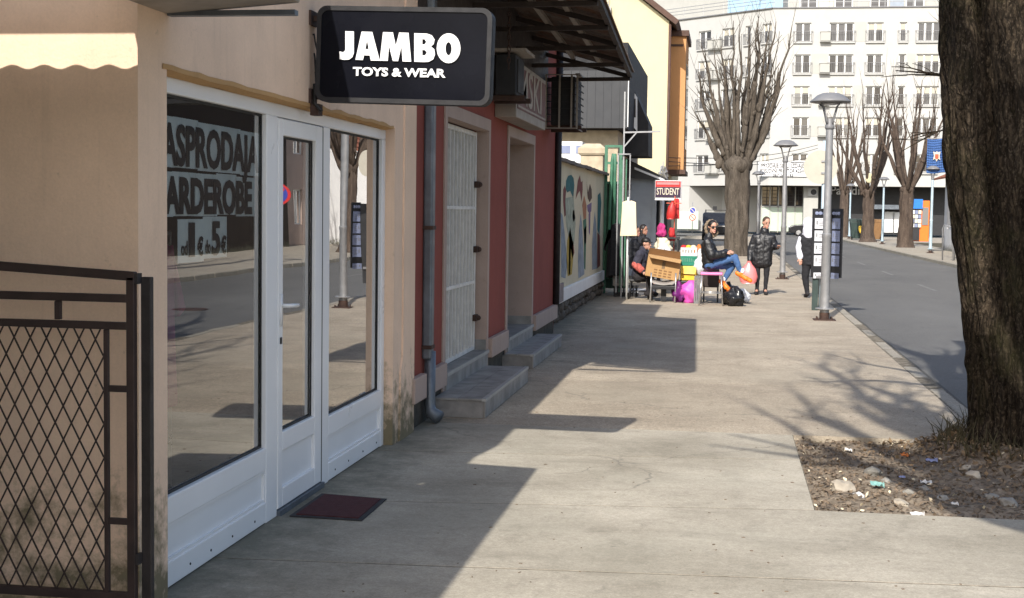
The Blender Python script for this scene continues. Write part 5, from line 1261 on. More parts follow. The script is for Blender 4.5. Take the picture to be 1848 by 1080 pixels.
for k, (st, tp, r_) in enumerate([((-.33, 0, 3.1), (-.9, -.5, 6.5), .27), ((.22, .1, 2.35), (1.5, .5, 6.8), .22), ((-.2, .1, 3.2), (-.3, 1.0, 7.0), .16), ((.1, -.1, 3.2), (.3, -1.4, 6.6), .17)]):
    pts, rr = limb(cm, st, tp, r_, r_*.45, 10, .3, .2, 14, k*5.)
    for _ in range(7):
        i = rg.randint(4, 9); e = pts[i]+Vector((rg.gauss(0, .7), rg.gauss(0, .7), rg.uniform(1.0, 2.6))); ps, rs = limb(cm, pts[i], e, rr[i]*.55, .015, 7, .3, .12, 6, rg.random()*9); twigs(cm, ps, rs, 4, .4, 1.1, rg)
# low side limbs reaching over the pavement
for st, tp, r_ in (((-.3, -.1, 3.2), (-2.3, -1.9, 4.6), .07), ((-.3, .1, 3.0), (-1.7, 1.0, 4.2), .06), ((-.2, -.2, 3.3), (-1.5, -2.9, 5.4), .08)):
    ps, rs = limb(cm, st, tp, r_, .014, 8, .25, .22, 6, tp[0]*3); twigs(cm, ps, rs, 9, .35, 1.1, rg)
ps, rs = limb(cm, (-.33, .0, 2.55), (-.95, .3, 2.66), .016, .004, 6, .1, .09, 5); twigs(cm, ps, rs, 3, .2, .5, rg, 3, .35)
ps, rs = limb(cm, (-.33, .1, 2.32), (-.80, .3, 2.20), .010, .003, 6, .1, .07, 5); twigs(cm, ps, rs, 2, .2, .45, rg, 3, .35)
cm.build('crown', 'bark_near', nt_, smooth=True)
# next tree of the row, beside the photographer: only its shadow reaches the picture
sh_t = pollard('pollard_tree', (2.0, 2.5, 0), 3.6, .38, .40, [(-1.25, .1, 9.2), (-.95, -.1, 9.6), (-1.5, .0, 8.6), (-.75, .3, 9.0), (-3.0, .3, 7.6), (-2.6, 1.0, 8.1), (-3.3, -.4, 7.2), (-2.4, 1.8, 8.3), (-2.9, 1.4, 9.2), (-2.0, .8, 9.6), (-1.8, 2.4, 9.2), (-2.7, -.6, 8.6), (1.4, .8, 9.0), (1.6, -1.0, 8.6), (.5, 1.8, 9.4)], 'bare pollarded tree of the same row beside the viewpoint', 'bark', 77, .15, shoots=9, rl=.17)

# ============================================================ signs, bins, kiosk, vehicles across and ahead
def disc_sign(loc, discs, label, h):
    r_ = root('road_sign', loc, label, 'road sign'); x, y, z = loc
    MB().tube([(x, y, z), (x, y, z+h)], .03, 8).build('pole', 'galv', r_, smooth=True)
    for zc, rad, c1, c2 in discs:
        MB().tube([(x, y-.035, zc), (x, y-.05, zc)], rad, 24).build('disc', c1, r_); MB().tube([(x, y-.051, zc), (x, y-.056, zc)], rad*.78, 24).build('disc_face', c2, r_)
        MB().obox((x, y-.06, zc), (rad*.7, .003, rad*.09), Euler((0, R(45), 0))).build('bar', c1, r_)
q = PY(1250, 380, 115)
disc_sign((q.x, 115, 0), [(PY(1250, 380, 115).z, .28, 'emblem_white', 'sign_blue'), (PY(1250, 393, 115).z, .27, 'sign_red', 'emblem_white')], 'pole with a blue disc above a red ringed disc', 2.6)
disc_sign((8.5, 39.6, 0), [(2.05, .33, 'sign_red', 'sign_blue')], 'red and blue no-parking disc across the road mirrored in the door', 2.4)
# orange kiosk
ko = root('orange_kiosk', (12.9, 96, 0), 'orange newspaper kiosk with a blue sign board on top', 'kiosk')
xa, xm_, xb = PY(1643, 400, 95.6).x, PY(1661, 400, 95.6).x, PY(1677, 400, 95.6).x
MB().box(xa, xb, 95.6, 97.2, 0, 2.75).build('body', 'kiosk_orange', ko, bevel=.02); MB().box(xa, xm_+.1, 95.4, 95.597, 2.2, 2.85).build('sign_board', 'kiosk_blue', ko)
MB().box(xa+.02, xm_-.05, 95.5, 95.597, .05, 2.18).build('rack_back', 'shop_black', ko)
for k in range(4):
    for j in range(3): MB().box(xa+.05+j*.22, xa+.24+j*.22, 95.44, 95.498, .95+k*.3, 1.2+k*.3).build('newspaper', ['plastic_white', 'card_shade', 'emblem_white'][(j+k) % 3], ko)
MB().box(xm_+.1, xb-.08, 95.55, 95.597, 1.1, 2.3).build('window', 'pane_light', ko)
def wheelie(x, y, mat, label, lab2=True):
    r_ = root('wheelie_bin', (x, y, 0), label, 'bin'); m = MB(); m.add([(x-.42, y-.35, .08), (x+.42, y-.35, .08), (x+.42, y+.35, .08), (x-.42, y+.35, .08), (x-.55, y-.48, 1.25), (x+.55, y-.48, 1.25), (x+.55, y+.48, 1.25), (x-.55, y+.48, 1.25)], [(3, 2, 1, 0), (4, 5, 6, 7), (0, 1, 5, 4), (1, 2, 6, 5), (2, 3, 7, 6), (3, 0, 4, 7)]); m.build('body', mat, r_, bevel=.03)
    m = MB(); m.prism([(-.5, 1.26), (.5, 1.26), (.5, 1.34), (.1, 1.46), (-.5, 1.42)], (x+.58, y, 0), YA, ZA, -1.16); m.build('lid', mat, r_)
    for s_ in (-1, 1): MB().tube([(x+s_*.38, y-.38, .09), (x+s_*.46, y-.38, .09)], .09, 12).build('wheel', 'tyre', r_)
    if lab2: m = MB(); m.ell((x+.2, y-.46, .8), (.2, .01, .38), Euler((R(-6), 0, 0)), 14, 8); m.build('sticker', 'plastic_yellow', r_)
wheelie(PY(1548, 415, 98).x, 98, 'bin_green', 'dark green wheelie bin with a yellow oval sticker'); wheelie(PY(1578, 415, 97).x, 97, 'cardboard_dark', 'brown wheelie bin on the other side of the scarred tree', False)
# bicycle stand
bk_ = root('bike_stand', (8.3, 54, 0), 'bent steel tube bicycle stand on the grass verge', 'bike stand')
for dx in (0, .45): MB().tube([(8.25+dx, 54.6, 0), (8.22+dx, 54.6, 1.2), (8.26+dx, 54.5, 1.36), (8.5+dx, 54.3, 1.28), (8.6+dx, 54.2, .0)], .028, 8).build('hoop', 'galv', bk_, smooth=True)
# dark car crossing at the end
def car(loc, rz, label, suv=False, name='parked_car'):
    r_ = root(name, loc, label, 'car', rz=rz, world=False); k = 1.28 if suv else 1.
    prof = [(-2.1, .35), (-2.12, .75), (-1.75, .93), (-1.0, 1.0), (-.35, 1.42), (.9, 1.47), (1.7, 1.05), (2.05, .95), (2.1, .4), (1.75, .25), (-1.8, .25)] if not suv else [(-2.1, .4), (-2.12, .95), (-1.6, 1.06), (-.95, 1.12), (-.5, 1.72), (2.0, 1.78), (2.12, 1.1), (2.14, .45), (1.8, .35), (-1.8, .35)]
    m = MB(); m.prism([(x, z) for x, z in prof], (0, .85, 0), XA, ZA, 1.7); o = m.build('body', 'car_black', r_, smooth=False, bevel=.07)
    gl = [(-.92, 1.02), (-.36, 1.36), (.85, 1.41), (1.5, 1.06)] if not suv else [(-.9, 1.15), (-.45, 1.66), (1.95, 1.70), (2.0, 1.15)]
    for s_ in (-1, 1): m = MB(); m.prism(gl, (0, s_*.86+.0, 0), XA, ZA, .006*s_); m.build('side_window', 'pane_dark', r_)
    for x in (-1.3, 1.3):
        for s_ in (-1, 1):
            w_ = MB(); w_.tube([(x, s_*.66, .32), (x, s_*.87, .32)], .32, 20); t_ = w_.build('tyre', 'tyre', r_, bevel=.02); MB().tube([(x, s_*.872, .32), (x, s_*.878, .32)], .2, 16).build('rim', 'chrome', t_)
    for s_ in (-1, 1):
        MB().ell((-2.0, s_*.62, .74 if not suv else .85), (.14, .17, .09), None, 12, 8).build('headlight', 'lamp_glass', r_, smooth=True)
        MB().box(2.06, 2.15, s_*.78-.06, s_*.78+.06, .75, 1.15).build('tail_light', 'light_red', r_)
    if suv:
        MB().quad((2.115, -.7, 1.16), (2.115, .7, 1.16), (2.06, .66, 1.66), (2.06, -.66, 1.66)).build('rear_window', 'pane_dark', r_)
        for y in (-.7, .7): MB().tube([(-.3, y, 1.74), (-.2, y, 1.9), (1.7, y, 1.93), (1.8, y, 1.79)], .025, 6).build('roof_rail', 'plastic_black', r_)
        for x in (.1, .8, 1.5): MB().tube([(x, -.7, 1.9), (x, .7, 1.9)], .02, 6).build('roof_bar', 'plastic_black', r_)
        MB().box(1.2, 1.6, .0, .25, 1.92, 2.15).build('roof_box', 'plastic_black', r_)
    return r_
car((PY(1422, 400, 120).x+2.1, 118.5, -.12), 0, 'dark car on the cross street behind the hooded man')
car((-.65, 88, 0), R(90), 'black off-road vehicle with roof rack parked behind the pollarded tree', True, 'parked_offroader').rotation_euler.z = R(-90)
bpy.data.objects['parked_offroader'].rotation_euler.z = R(90)
# overhead cables
for k, (a, c) in enumerate((((1206, 285), (1476, 262)), ((1206, 300), (1476, 268)), ((1206, 292), (1476, 282)))):
    p0 = PY(*a, 60); p1 = PY(*c, 100); m = MB(); m.tube([p0.lerp(p1, i/12)-ZA*(.35*math.sin(math.pi*i/12)) for i in range(13)], .018, 5); m.build('overhead_cable', 'cable', None, smooth=True, label=['uppermost thin overhead cable strung from the yellow house', 'middle thin overhead cable sagging from the yellow house', 'lowest thin overhead cable leaving the yellow house bracket'][(0, 2, 1)[k]], cat='cable', group='overhead cables')
# ============================================================ PEOPLE
def folds(o, strength, size):
    t = bpy.data.textures.new('folds', 'CLOUDS'); t.noise_scale = size; t.noise_depth = 2
    d = o.modifiers.new('folds', 'DISPLACE'); d.texture = t; d.strength = strength; d.mid_level = .5; d.texture_coords = 'LOCAL'
    return o
def hand(mb, wrist, d, palm_n, grip=.5, s_=1.):
    d = d.normalized(); side = d.cross(palm_n).normalized()
    pc = wrist+d*.045*s_; mb.cap(wrist, wrist+d*.07*s_, .026*s_, .032*s_, 8); mb.cap(pc-side*.018, pc+side*.018+d*.02, .024*s_, .024*s_, 8)
    for k, (o, L) in enumerate(((-.030, .060), (-.011, .072), (.009, .068), (.027, .052))):
        b0 = wrist+d*.085*s_+side*o*s_; d1 = (d+palm_n*grip*.5).normalized(); b1 = b0+d1*L*.5*s_; d2 = (d*.5+palm_n*grip).normalized(); b2 = b1+d2*L*.5*s_
        mb.cap(b0-d*.02, b1, .0095*s_, .009*s_, 6); mb.cap(b1, b2, .009*s_, .0075*s_, 6)
    t0 = wrist+d*.03*s_-side*.03*s_; t1 = t0+(d*.6-side*.7+palm_n*.3).normalized()*.035*s_; mb.cap(t0, t1, .012*s_, .010*s_, 6); mb.cap(t1, t1+(d+palm_n*.4).normalized()*.03*s_, .010*s_, .008*s_, 6)
def human(loc, label, J, face, spec, name='person'):
    """J: joints in world space (Vectors); face: look direction; spec: materials and clothing shapes"""
    r_ = root(name, loc, label, 'person'); J = {k: Vector(v_) for k, v_ in J.items()}
    f = Vector(face).normalized(); sd = Vector((f.y, -f.x, 0)).normalized(); hup = sd.cross(f).normalized(); hc = J['head']
    H = lambda a, b_, c: hc+sd*a+f*b_+hup*c
    rot = Matrix((sd, f, hup)).transposed(); pel = (J['hip_l']+J['hip_r'])/2; ch_ = (J['sho_l']+J['sho_r'])/2
    b_ = MB(); b_.ell(hc+hup*.02, (.074, .092, .098), rot, 16, 12); b_.ell(H(0, .025, -.055), (.055, .062, .06), rot, 12, 8)
    b_.cap(H(0, .092, -.005), H(0, .104, -.032), .009, .014, 6); b_.ell(H(0, .082, -.068), (.024, .012, .009), rot, 8, 6); b_.ell(H(0, .075, -.098), (.025, .02, .018), rot, 8, 6)
    for s_ in (-1, 1): b_.ell(H(s_*.076, -.005, -.005), (.011, .02, .03), rot, 8, 6)
    b_.cap(J['neck']-hup*.02, H(0, -.015, -.05), .052, .048, 10)
    b_.cap(pel+ZA*.03, ch_-ZA*.08, .09, .09, 12); b_.cap(J['sho_l'], J['sho_r'], .06, .06, 10)
    for s_ in 'lr':
        b_.cap(J['sho_'+s_], J['elb_'+s_], .048, .040, 10); b_.cap(J['elb_'+s_], J['wri_'+s_], .038, .026, 10)
        d = (J['wri_'+s_]-J['elb_'+s_]).normalized(); pn = spec.get('palm_'+s_, Vector((0, 0, -1))); pn = Vector(pn); pn = (pn-d*pn.dot(d)).normalized(); hand(b_, J['wri_'+s_], (d+Vector(spec.get('hd_'+s_, (0, 0, 0)))).normalized(), pn, spec.get('grip', .6))
        b_.cap(J['hip_'+s_], J['kne_'+s_], .056, .036, 10); b_.cap(J['kne_'+s_], J['ank_'+s_], .036, .026, 10)
        b_.cap(J['ank_'+s_], J['toe_'+s_], .034, .028, 8)
    b_.build('body', spec.get('skin', 'skin'), r_, remesh=.009, sm=4)
    for s_ in (-1, 1):
        if 'glasses' not in spec: MB().ell(H(s_*.030, .083, .005), (.012, .006, .006), rot, 8, 6).build('eye', 'hair_black', r_, smooth=True); MB().ell(H(s_*.031, .084, .024), (.019, .006, .004), rot, 8, 6).build('brow', spec.get('hairmat', 'hair_brown'), r_, smooth=True)
    MB().ell(H(0, .092, -.066), (.022, .006, .006), rot, 8, 6).build('mouth', 'bag_coral', r_, smooth=True)
    if 'glasses' in spec:
        g_ = MB()
        for s_ in (-1, 1): g_.ell(H(s_*.033, .090, .003), (.031, .012, .024), rot, 12, 8); g_.bar(H(s_*.06, .085, .012), H(s_*.08, -.01, .012), .006)
        g_.bar(H(-.012, .098, .01), H(.012, .098, .01), .008); g_.build('sunglasses', 'gasket', r_, smooth=True)
    # hair
    h_ = MB(); hk = spec.get('hair', 'short')
    if hk == 'short': h_.ell(H(0, -.012, .034), (.080, .093, .094), rot, 14, 10); h_.ell(H(0, -.05, -.01), (.072, .055, .075), rot, 12, 8)
    elif hk == 'long': h_.ell(H(0, -.012, .034), (.084, .096, .096), rot, 14, 10); h_.ell(H(0, -.055, -.04), (.082, .06, .12), rot, 12, 8); h_.cap(H(-.07, -.01, -.02), H(-.075, .0, -.13), .025, .02); h_.cap(H(.07, -.01, -.02), H(.075, .0, -.13), .025, .02)
    elif hk == 'cap': h_.ell(H(0, -.008, .050), (.084, .097, .078), rot, 14, 10); h_.ell(H(0, .09, .040), (.062, .065, .010), rot, 12, 6); h_.ell(H(0, -.05, -.01), (.072, .05, .06), rot, 12, 8)
    if hk == 'hood': h_.ell(H(0, -.02, .02), (.115, .125, .135), rot, 14, 10); h_.cap(H(0, -.05, -.10), J['neck']-ZA*.05, .11, .13)
    hb = h_.build('hood' if hk == 'hood' else ('cap' if hk == 'cap' else 'hair'), spec.get('hairmat', 'hair_brown'), r_, remesh=.012)
    # jacket
    jk = spec['jacket']; t = jk.get('t', .05); m = MB(); bot = pel+(pel-ch_).normalized()*jk.get('len', .1)
    cw = jk.get('w', .13); back = (J['sho_r']-J['sho_l']).normalized()
    for o in (-.07, 0, .07): m.cap(bot+back*o*1.1+ZA*.03, ch_-ZA*.07+back*o*1.3, cw*.9+jk.get('flare', 0), cw*.95, 12)
    m.cap(J['sho_l'], J['sho_r'], .085, .085, 12); m.cap(J['neck']-ZA*.03, J['neck']+ZA*.03, .085, .075, 12)
    nq = jk.get('puff', 0)
    body = m
    arms = m if jk.get('sleeves', True) else MB()
    for s_ in 'lr':
        A_, E_, W_ = J['sho_'+s_], J['elb_'+s_], J['wri_'+s_]
        arms.cap(A_, E_, .048+t*.72, .042+t*.62, 12); arms.cap(E_, W_-(W_-E_).normalized()*.0, .042+t*.6, .030+t*.45, 12)
        if nq:
            for q_ in range(4): p_ = A_.lerp(E_, .15+.25*q_); arms.ell(p_, .050+t*.74, None, 12, 8); p_ = E_.lerp(W_, .1+.25*q_); arms.ell(p_, .042+t*.62, None, 12, 8)
    if nq:
        for q_ in range(nq): p_ = bot.lerp(ch_-ZA*.05, q_/(nq-1)); m.ell(p_, (.075+cw*.98+jk.get('flare', 0)*(1-q_/(nq-1))*1.1, cw*1.02+jk.get('flare', 0)*(1-q_/(nq-1)), .06), Matrix((back, back.cross(ZA)*-1, ZA)).transposed(), 18, 8)
    folds(m.build('jacket', jk['mat'], r_, remesh=.014, sm=9), .030, .075)
    if not jk.get('sleeves', True): arms.build('sleeves', jk['slmat'], r_, remesh=.014)
    # trousers
    m = MB(); pw = spec.get('pw', 1.)
    m.cap(J['hip_l'], J['hip_r'], .115, .115, 12)
    for s_ in 'lr': m.cap(J['hip_'+s_], J['kne_'+s_], .092*pw, .066*pw, 12); m.cap(J['kne_'+s_], J['ank_'+s_], .066*pw, .045*pw, 12)
    folds(m.build('trousers', spec['trousers'], r_, remesh=.013), .016, .06)
    for s_ in 'lr':
        a_, t_ = J['ank_'+s_], J['toe_'+s_]; d = (t_-a_); fd = Vector((d.x, d.y, d.z)).normalized(); dn = Vector(spec.get('sole_'+s_, (0, 0, -1)))
        sk = spec.get('shoe_k', 1.)
        m = MB(); heel = a_-fd*.05+dn*.045; m.cap(heel, t_+dn*.0, .042*sk, .036*sk, 12); m.cap(a_+dn*-.02, a_+dn*.03, .044*sk, .046*sk, 12); m.ell(a_.lerp(t_, .6)+dn*.02, (.05*sk, .05*sk, .04*sk), None, 10, 7)
        m.build('shoe', spec['shoes'], r_, remesh=.010)
        if 'socks' in spec: MB().cap(a_-dn*.01, a_-dn*.05, .048, .050, 12).build('sock', spec['socks'], r_, smooth=True)
    for fn in spec.get('extra', []): fn(r_, J, H, rot)
    return r_
# -- woman standing with a bag
yw = 28.65
Q = lambda px, py, y=yw: PY(px, py, y)
Jw = dict(head=Q(1383, 402), neck=Q(1380, 419), sho_l=Q(1363, 429), sho_r=Q(1393, 429), elb_l=Q(1355, 450), wri_l=Q(1353, 470, 28.55), elb_r=Q(1399, 446), wri_r=Q(1403, 446, 28.42), hip_l=Q(1366, 474), hip_r=Q(1384, 474), kne_l=Q(1367, 500), kne_r=Q(1383, 500), ank_l=Q(1366, 524), ank_r=Q(1381, 524), toe_l=Q(1364, 530, 28.5), toe_r=Q(1383, 530, 28.5))
def fx1(r_, J, H, rot):
    MB().cap(J['neck']-ZA*.02-YA*-.06, J['neck']+ZA*.05+YA*.07, .10, .09).build('hood_roll', 'jacket_black', r_, remesh=.015)
    z = MB(); z.bar(Q(1379, 430, 28.49), Q(1377, 478, 28.49), .012); z.build('zip', 'plastic_black', r_)
human((Q(1374, 532).x, yw, 0), 'woman in long black padded coat looking at her phone, carrying a pink bag', Jw, (.45, -1, -.28), dict(jacket=dict(mat='jacket_black', t=.05, len=.03, w=.118, flare=.025, puff=0), trousers='cloth_black', pw=.82, shoes='cloth_dark', hair='short', hairmat='hair_brown', palm_r=(0, 0, 1), extra=[fx1]))
ph = Q(1404, 443, 28.33); MB().obox(ph, (.036, .07, .005), Euler((R(35), 0, R(-20)))).build('phone', 'plastic_black', None, bevel=.003, label='black phone in the hand of the woman in the long coat', cat='phone')
def bag(name, top, bot, w_, d_, mat, label, cat='bag', handles=True):
    m = MB(); prof = [(.10, 0), (.14, .12), (.42, .35), (.5, .7), (.48, .92), (.36, 1)]
    L = (bot-top); N = 18
    for k, t in prof:
        for j in range(N): a = 2*math.pi*j/N; s_ = 1+.16*noise.noise(Vector((math.cos(a)*2, math.sin(a)*2, t*3+top.x))); m.v.append(top+L*t+Vector((math.cos(a)*w_*k*s_, math.sin(a)*d_*k*s_, 0)))
    for i in range(len(prof)-1):
        for j in range(N): a = i*N+j; b_ = i*N+(j+1) % N; m.f.append((a, a+N, b_+N, b_))
    e = (len(prof)-1)*N; m.f.append(tuple(e+j for j in range(N))); m.f.append(tuple(reversed(range(N))))
    return m.build(name, mat, None, smooth=True, label=label, cat=cat)
bag('carrier_bag', Q(1352, 471, 28.52), Q(1350, 512, 28.52), .36, .22, 'bag_coral', 'coral pink plastic carrier bag held by the standing woman')
# -- woman on the bar stool
ysd = 25.0
S_ = lambda px, py, y=ysd: PY(px, py, y)
Js = dict(head=S_(1286, 410), neck=S_(1279, 427), sho_l=S_(1277, 438, 24.82), sho_r=S_(1279, 438, 25.18), elb_l=S_(1284, 462, 24.76), wri_l=S_(1309, 458, 24.84), elb_r=S_(1290, 462, 25.2), wri_r=S_(1313, 456, 25.0), hip_l=S_(1280, 478, 24.92), hip_r=S_(1280, 478, 25.1), kne_l=S_(1326, 465, 24.93), kne_r=S_(1322, 480, 25.08), ank_l=S_(1337, 493, 24.95), ank_r=S_(1305, 508, 25.06), toe_l=S_(1354, 507, 24.93), toe_r=S_(1316, 524, 25.04))
def fx2(r_, J, H, rot):
    m = MB()
    for k in range(13): a = R(-150+k*25); m.ell(H(math.cos(a)*.125, -.03-.03*math.sin(a), -.03+math.sin(a)*.14), .036, None, 7, 5)
    m.build('fur_trim', 'fur', r_, remesh=.012)
    MB().ell(H(0, -.06, -.05), (.12, .08, .14), rot).build('hood_back', 'jacket_black', r_, smooth=True)
human((S_(1285, 550).x, ysd, 0), 'woman in sunglasses, fur-hooded black jacket, jeans and orange shoes on stool', Js, (.55, -1, -.05), dict(jacket=dict(mat='jacket_black', t=.055, len=.03, w=.135, puff=5), trousers='denim', pw=.98, shoes='sneaker_orange', shoe_k=1.12, socks='sock_white', hair='long', hairmat='hair_black', glasses=1, palm_l=(0, 0, -1), sole_l=(-.45, 0, -.8), sole_r=(-.2, 0, -.9), extra=[fx2]))
# -- man in white hood and black vest, from behind
ym = 27.9
T_ = lambda px, py, y=ym: PY(px, py, y)
Jm = dict(head=T_(1459, 406), neck=T_(1460, 421), sho_l=T_(1448, 428), sho_r=T_(1478, 428), elb_l=T_(1442, 449), wri_l=T_(1444, 466, 27.8), elb_r=T_(1485, 450), wri_r=T_(1483, 466, 27.8), hip_l=T_(1456, 474), hip_r=T_(1473, 474), kne_l=T_(1453, 502), kne_r=T_(1474, 501, 28.0), ank_l=T_(1457, 528), ank_r=T_(1475, 524, 28.2), toe_l=T_(1453, 534, 28.06), toe_r=T_(1476, 528, 28.4))
human((T_(1462, 538).x, ym, 0), 'man in white hood and black padded vest walking away behind the rack', Jm, (.1, 1, 0), dict(jacket=dict(mat='cloth_black', t=.04, len=.02, w=.14, puff=5, sleeves=False, slmat='hoodie_white'), trousers='cloth_black', pw=1.05, shoes='cloth_dark', hair='hood', hairmat='hoodie_white'))
# -- seated man in a cap
yc = 26.3
C_ = lambda px, py, y=yc: PY(px, py, y)
Jc = dict(head=C_(1166, 440), neck=C_(1160, 453), sho_l=C_(1155, 459, 26.1), sho_r=C_(1160, 459, 26.5), elb_l=C_(1147, 478, 26.05), wri_l=C_(1160, 490, 26.0), elb_r=C_(1168, 478, 26.5), wri_r=C_(1180, 485, 26.4), hip_l=C_(1152, 500, 26.2), hip_r=C_(1152, 500, 26.45), kne_l=C_(1172, 497, 26.1), kne_r=C_(1172, 497, 26.6), ank_l=C_(1170, 528, 26.1), ank_r=C_(1172, 526, 26.6), toe_l=C_(1183, 533, 26.1), toe_r=C_(1185, 531, 26.6))
human((C_(1156, 535).x, yc, 0), 'man in dark cap and navy jacket sitting behind the cardboard box', Jc, (1, -.35, -.1), dict(jacket=dict(mat='cloth_navy', t=.05, len=.0, w=.14), trousers='cloth_dark', shoes='cloth_dark', hair='cap', hairmat='hair_black', extra=[lambda r_, J, H, rot: MB().cap(J['elb_l'], J['wri_l'].lerp(J['elb_l'], .2), .077, .07).build('cuff', 'plaid', r_, smooth=True)]))
def shade_person(px, py, y, label, rz):
    r_ = PY(px, py, y); z = r_.z; x = r_.x
    v = lambda a, b_, c: Vector((x+a, y+b_, c))
    J_ = dict(head=v(.02, 0, z), neck=v(0, 0, z-.17), sho_l=v(-.02, -.17, z-.26), sho_r=v(-.02, .17, z-.26), elb_l=v(.02, -.2, z-.52), wri_l=v(.2, -.12, z-.56), elb_r=v(.02, .2, z-.52), wri_r=v(.2, .1, z-.56), hip_l=v(0, -.1, z-.74), hip_r=v(0, .1, z-.74), kne_l=v(.4, -.12, z-.70), kne_r=v(.4, .12, z-.70), ank_l=v(.4, -.12, .10), ank_r=v(.4, .12, .10), toe_l=v(.53, -.12, .04), toe_r=v(.53, .12, .04))
    human((x, y, 0), label, J_, (1, -.6, 0), dict(jacket=dict(mat='cloth_black', t=.05, len=.0, w=.14), trousers='cloth_dark', shoes='cloth_dark', hair='long', hairmat='hair_black', skin='skin_shade'))
shade_person(1146, 418, 30.6, 'person in black sitting in the shade against the grey kiosk wall', 0)
shade_person(1160, 415, 31.4, 'dark-haired person in black sitting nearer the kiosk corner post', 0)

# ============================================================ STREET STALL
def stool(name, x, y, h_, w_, mat, label, legmat='chrome', cat='stool', splay=.04):
    r_ = root(name, (x, y, 0), label, cat)
    MB().box(x-w_/2, x+w_/2, y-w_/2, y+w_/2, h_-.05, h_).build('seat', mat, r_, bevel=.018)
    for sx in (-1, 1):
        for sy2 in (-1, 1): MB().tube([(x+sx*(w_/2-.03), y+sy2*(w_/2-.03), h_-.05), (x+sx*(w_/2-.03+splay), y+sy2*(w_/2-.03+splay), 0)], .014, 8).build('leg', legmat, r_, smooth=True)
    z = h_*.38
    for a, b_ in (((-1, -1), (1, -1)), ((1, -1), (1, 1)), ((1, 1), (-1, 1)), ((-1, 1), (-1, -1))): e = w_/2-.03+splay*.6; MB().tube([(x+a[0]*e, y+a[1]*e, z), (x+b_[0]*e, y+b_[1]*e, z)], .009, 6).build('rung', legmat, r_, smooth=True)
    return r_
sx_ = S_(1283, 550).x
stool('bar_stool', sx_+.0, 25.02, .60, .40, 'plastic_pink', 'chrome-legged stool with a pink seat under the seated woman')
stool('low_stool', C_(1153, 535).x, 26.35, .38, .36, 'plastic_black', 'low black stool under the man in the cap', 'plastic_black')
# low folding table/chair in front of the carton
ft = root('folding_chair', (PY(1196, 545, 25.6).x, 25.6, 0), 'low folding chair with a grey seat and dark frame holding the carton', 'chair')
x0, x1 = PY(1175, 545, 25.55).x, PY(1219, 545, 25.55).x
m = MB(); N = 8
for i in range(N):
    t0, t1 = i/N, (i+1)/N; s0 = .05*math.sin(math.pi*t0); s1 = .05*math.sin(math.pi*t1); xa, xb = x0+(x1-x0)*t0, x0+(x1-x0)*t1
    m.add([(xa, 25.4, .40-s0), (xb, 25.4, .40-s1), (xb, 25.85, .43-s1), (xa, 25.85, .43-s0), (xa, 25.4, .37-s0), (xb, 25.4, .37-s1), (xb, 25.85, .40-s1), (xa, 25.85, .40-s0)], [(0, 1, 2, 3), (7, 6, 5, 4), (0, 4, 5, 1), (2, 6, 7, 3), (1, 5, 6, 2), (0, 3, 7, 4)])
m.build('seat', 'ac_white', ft)
MB().box(x0, x1, 25.42, 25.83, .24, .31).build('frame', 'plastic_black', ft, bevel=.01)
for x in (x0, x1):
    MB().tube([(x, 25.42, .55), (x, 25.42, .30), (x-.01, 25.36, 0)], .016, 8).build('leg', 'chrome', ft, smooth=True); MB().tube([(x, 25.82, .42), (x, 25.85, 0)], .016, 8).build('leg', 'plastic_black', ft, smooth=True)
MB().box((x0+x1)/2-.05, (x0+x1)/2+.05, 25.6, 25.64, .02, .25).build('strut', 'plastic_black', ft)
# carton
cb_ = root('cardboard_box', (PY(1193, 500, 25.8).x, 25.75, .42), 'large tilted cardboard box on the low folding chair', 'box', world=False); cb_.rotation_euler = (0, R(9), R(4))
MB().box(-.31, .31, -.18, .18, 0.02, .42).build('carton', 'cardboard', cb_, bevel=.006)
MB().add([(-.31, -.185, .42), (.31, -.185, .42), (.29, -.34, .36), (-.27, -.34, .37)], [(0, 1, 2, 3)]).build('flap', 'cardboard', cb_); MB().add([(-.31, .18, .42), (.31, .18, .42), (.31, .1, .56), (-.31, .1, .54)], [(0, 1, 2, 3)]).build('flap', 'cardboard_dark', cb_)
m = MB()
for k in range(3):
    for j in range(4): m.box(-.16+j*.09, -.10+j*.09, -.1835, -.181, .05+k*.05, .075+k*.05)
m.build('print', 'cardboard_dark', cb_)
MB().box(-.03, .03, -.183, -.1815, .2, .42).build('tape', 'leaf_tan', cb_)
def crate(x0, x1, y0, y1, z0, z1, mat, label, name='crate', slats=6):
    r_ = root(name, ((x0+x1)/2, (y0+y1)/2, z0), label, 'crate')
    MB().box(x0, x1, y0, y1, z0, z0+.02).build('bottom', mat, r_)
    for z in (z0+.02, z1-.035):
        m = MB(); m.box(x0, x1, y0, y0+.02, z, z+.035); m.box(x0, x1, y1-.02, y1, z, z+.035); m.box(x0, x0+.02, y0+.02, y1-.02, z, z+.035); m.box(x1-.02, x1, y0+.02, y1-.02, z, z+.035); m.build('rim', mat, r_)
    for i in range(slats+1):
        x = x0+(x1-x0-.03)*i/slats; MB().box(x, x+.03, y0+.003, y0+.014, z0+.055, z1-.035).build('slat', mat, r_)
    return r_
X_ = lambda px, y: PY(px, 500, y).x
def zz_(py, y, px=1240): return PY(px, py, y).z
ya = 26.0
x0, x1 = X_(1228, ya), X_(1257, ya)
MB().box(x0-.02, x1+.02, ya-.2, ya+.25, 0, zz_(506, ya)).build('stall_box', 'plastic_black', None, bevel=.02, label='black plastic storage box under the yellow box', cat='box')
zb = zz_(506, ya); zc_ = zz_(479, ya); zd = zz_(462, ya); ze = zz_(447, ya)
yb_ = root('yellow_box', ((x0+x1)/2, ya, zb), 'bright yellow box with a folded lid under the green basket', 'box')
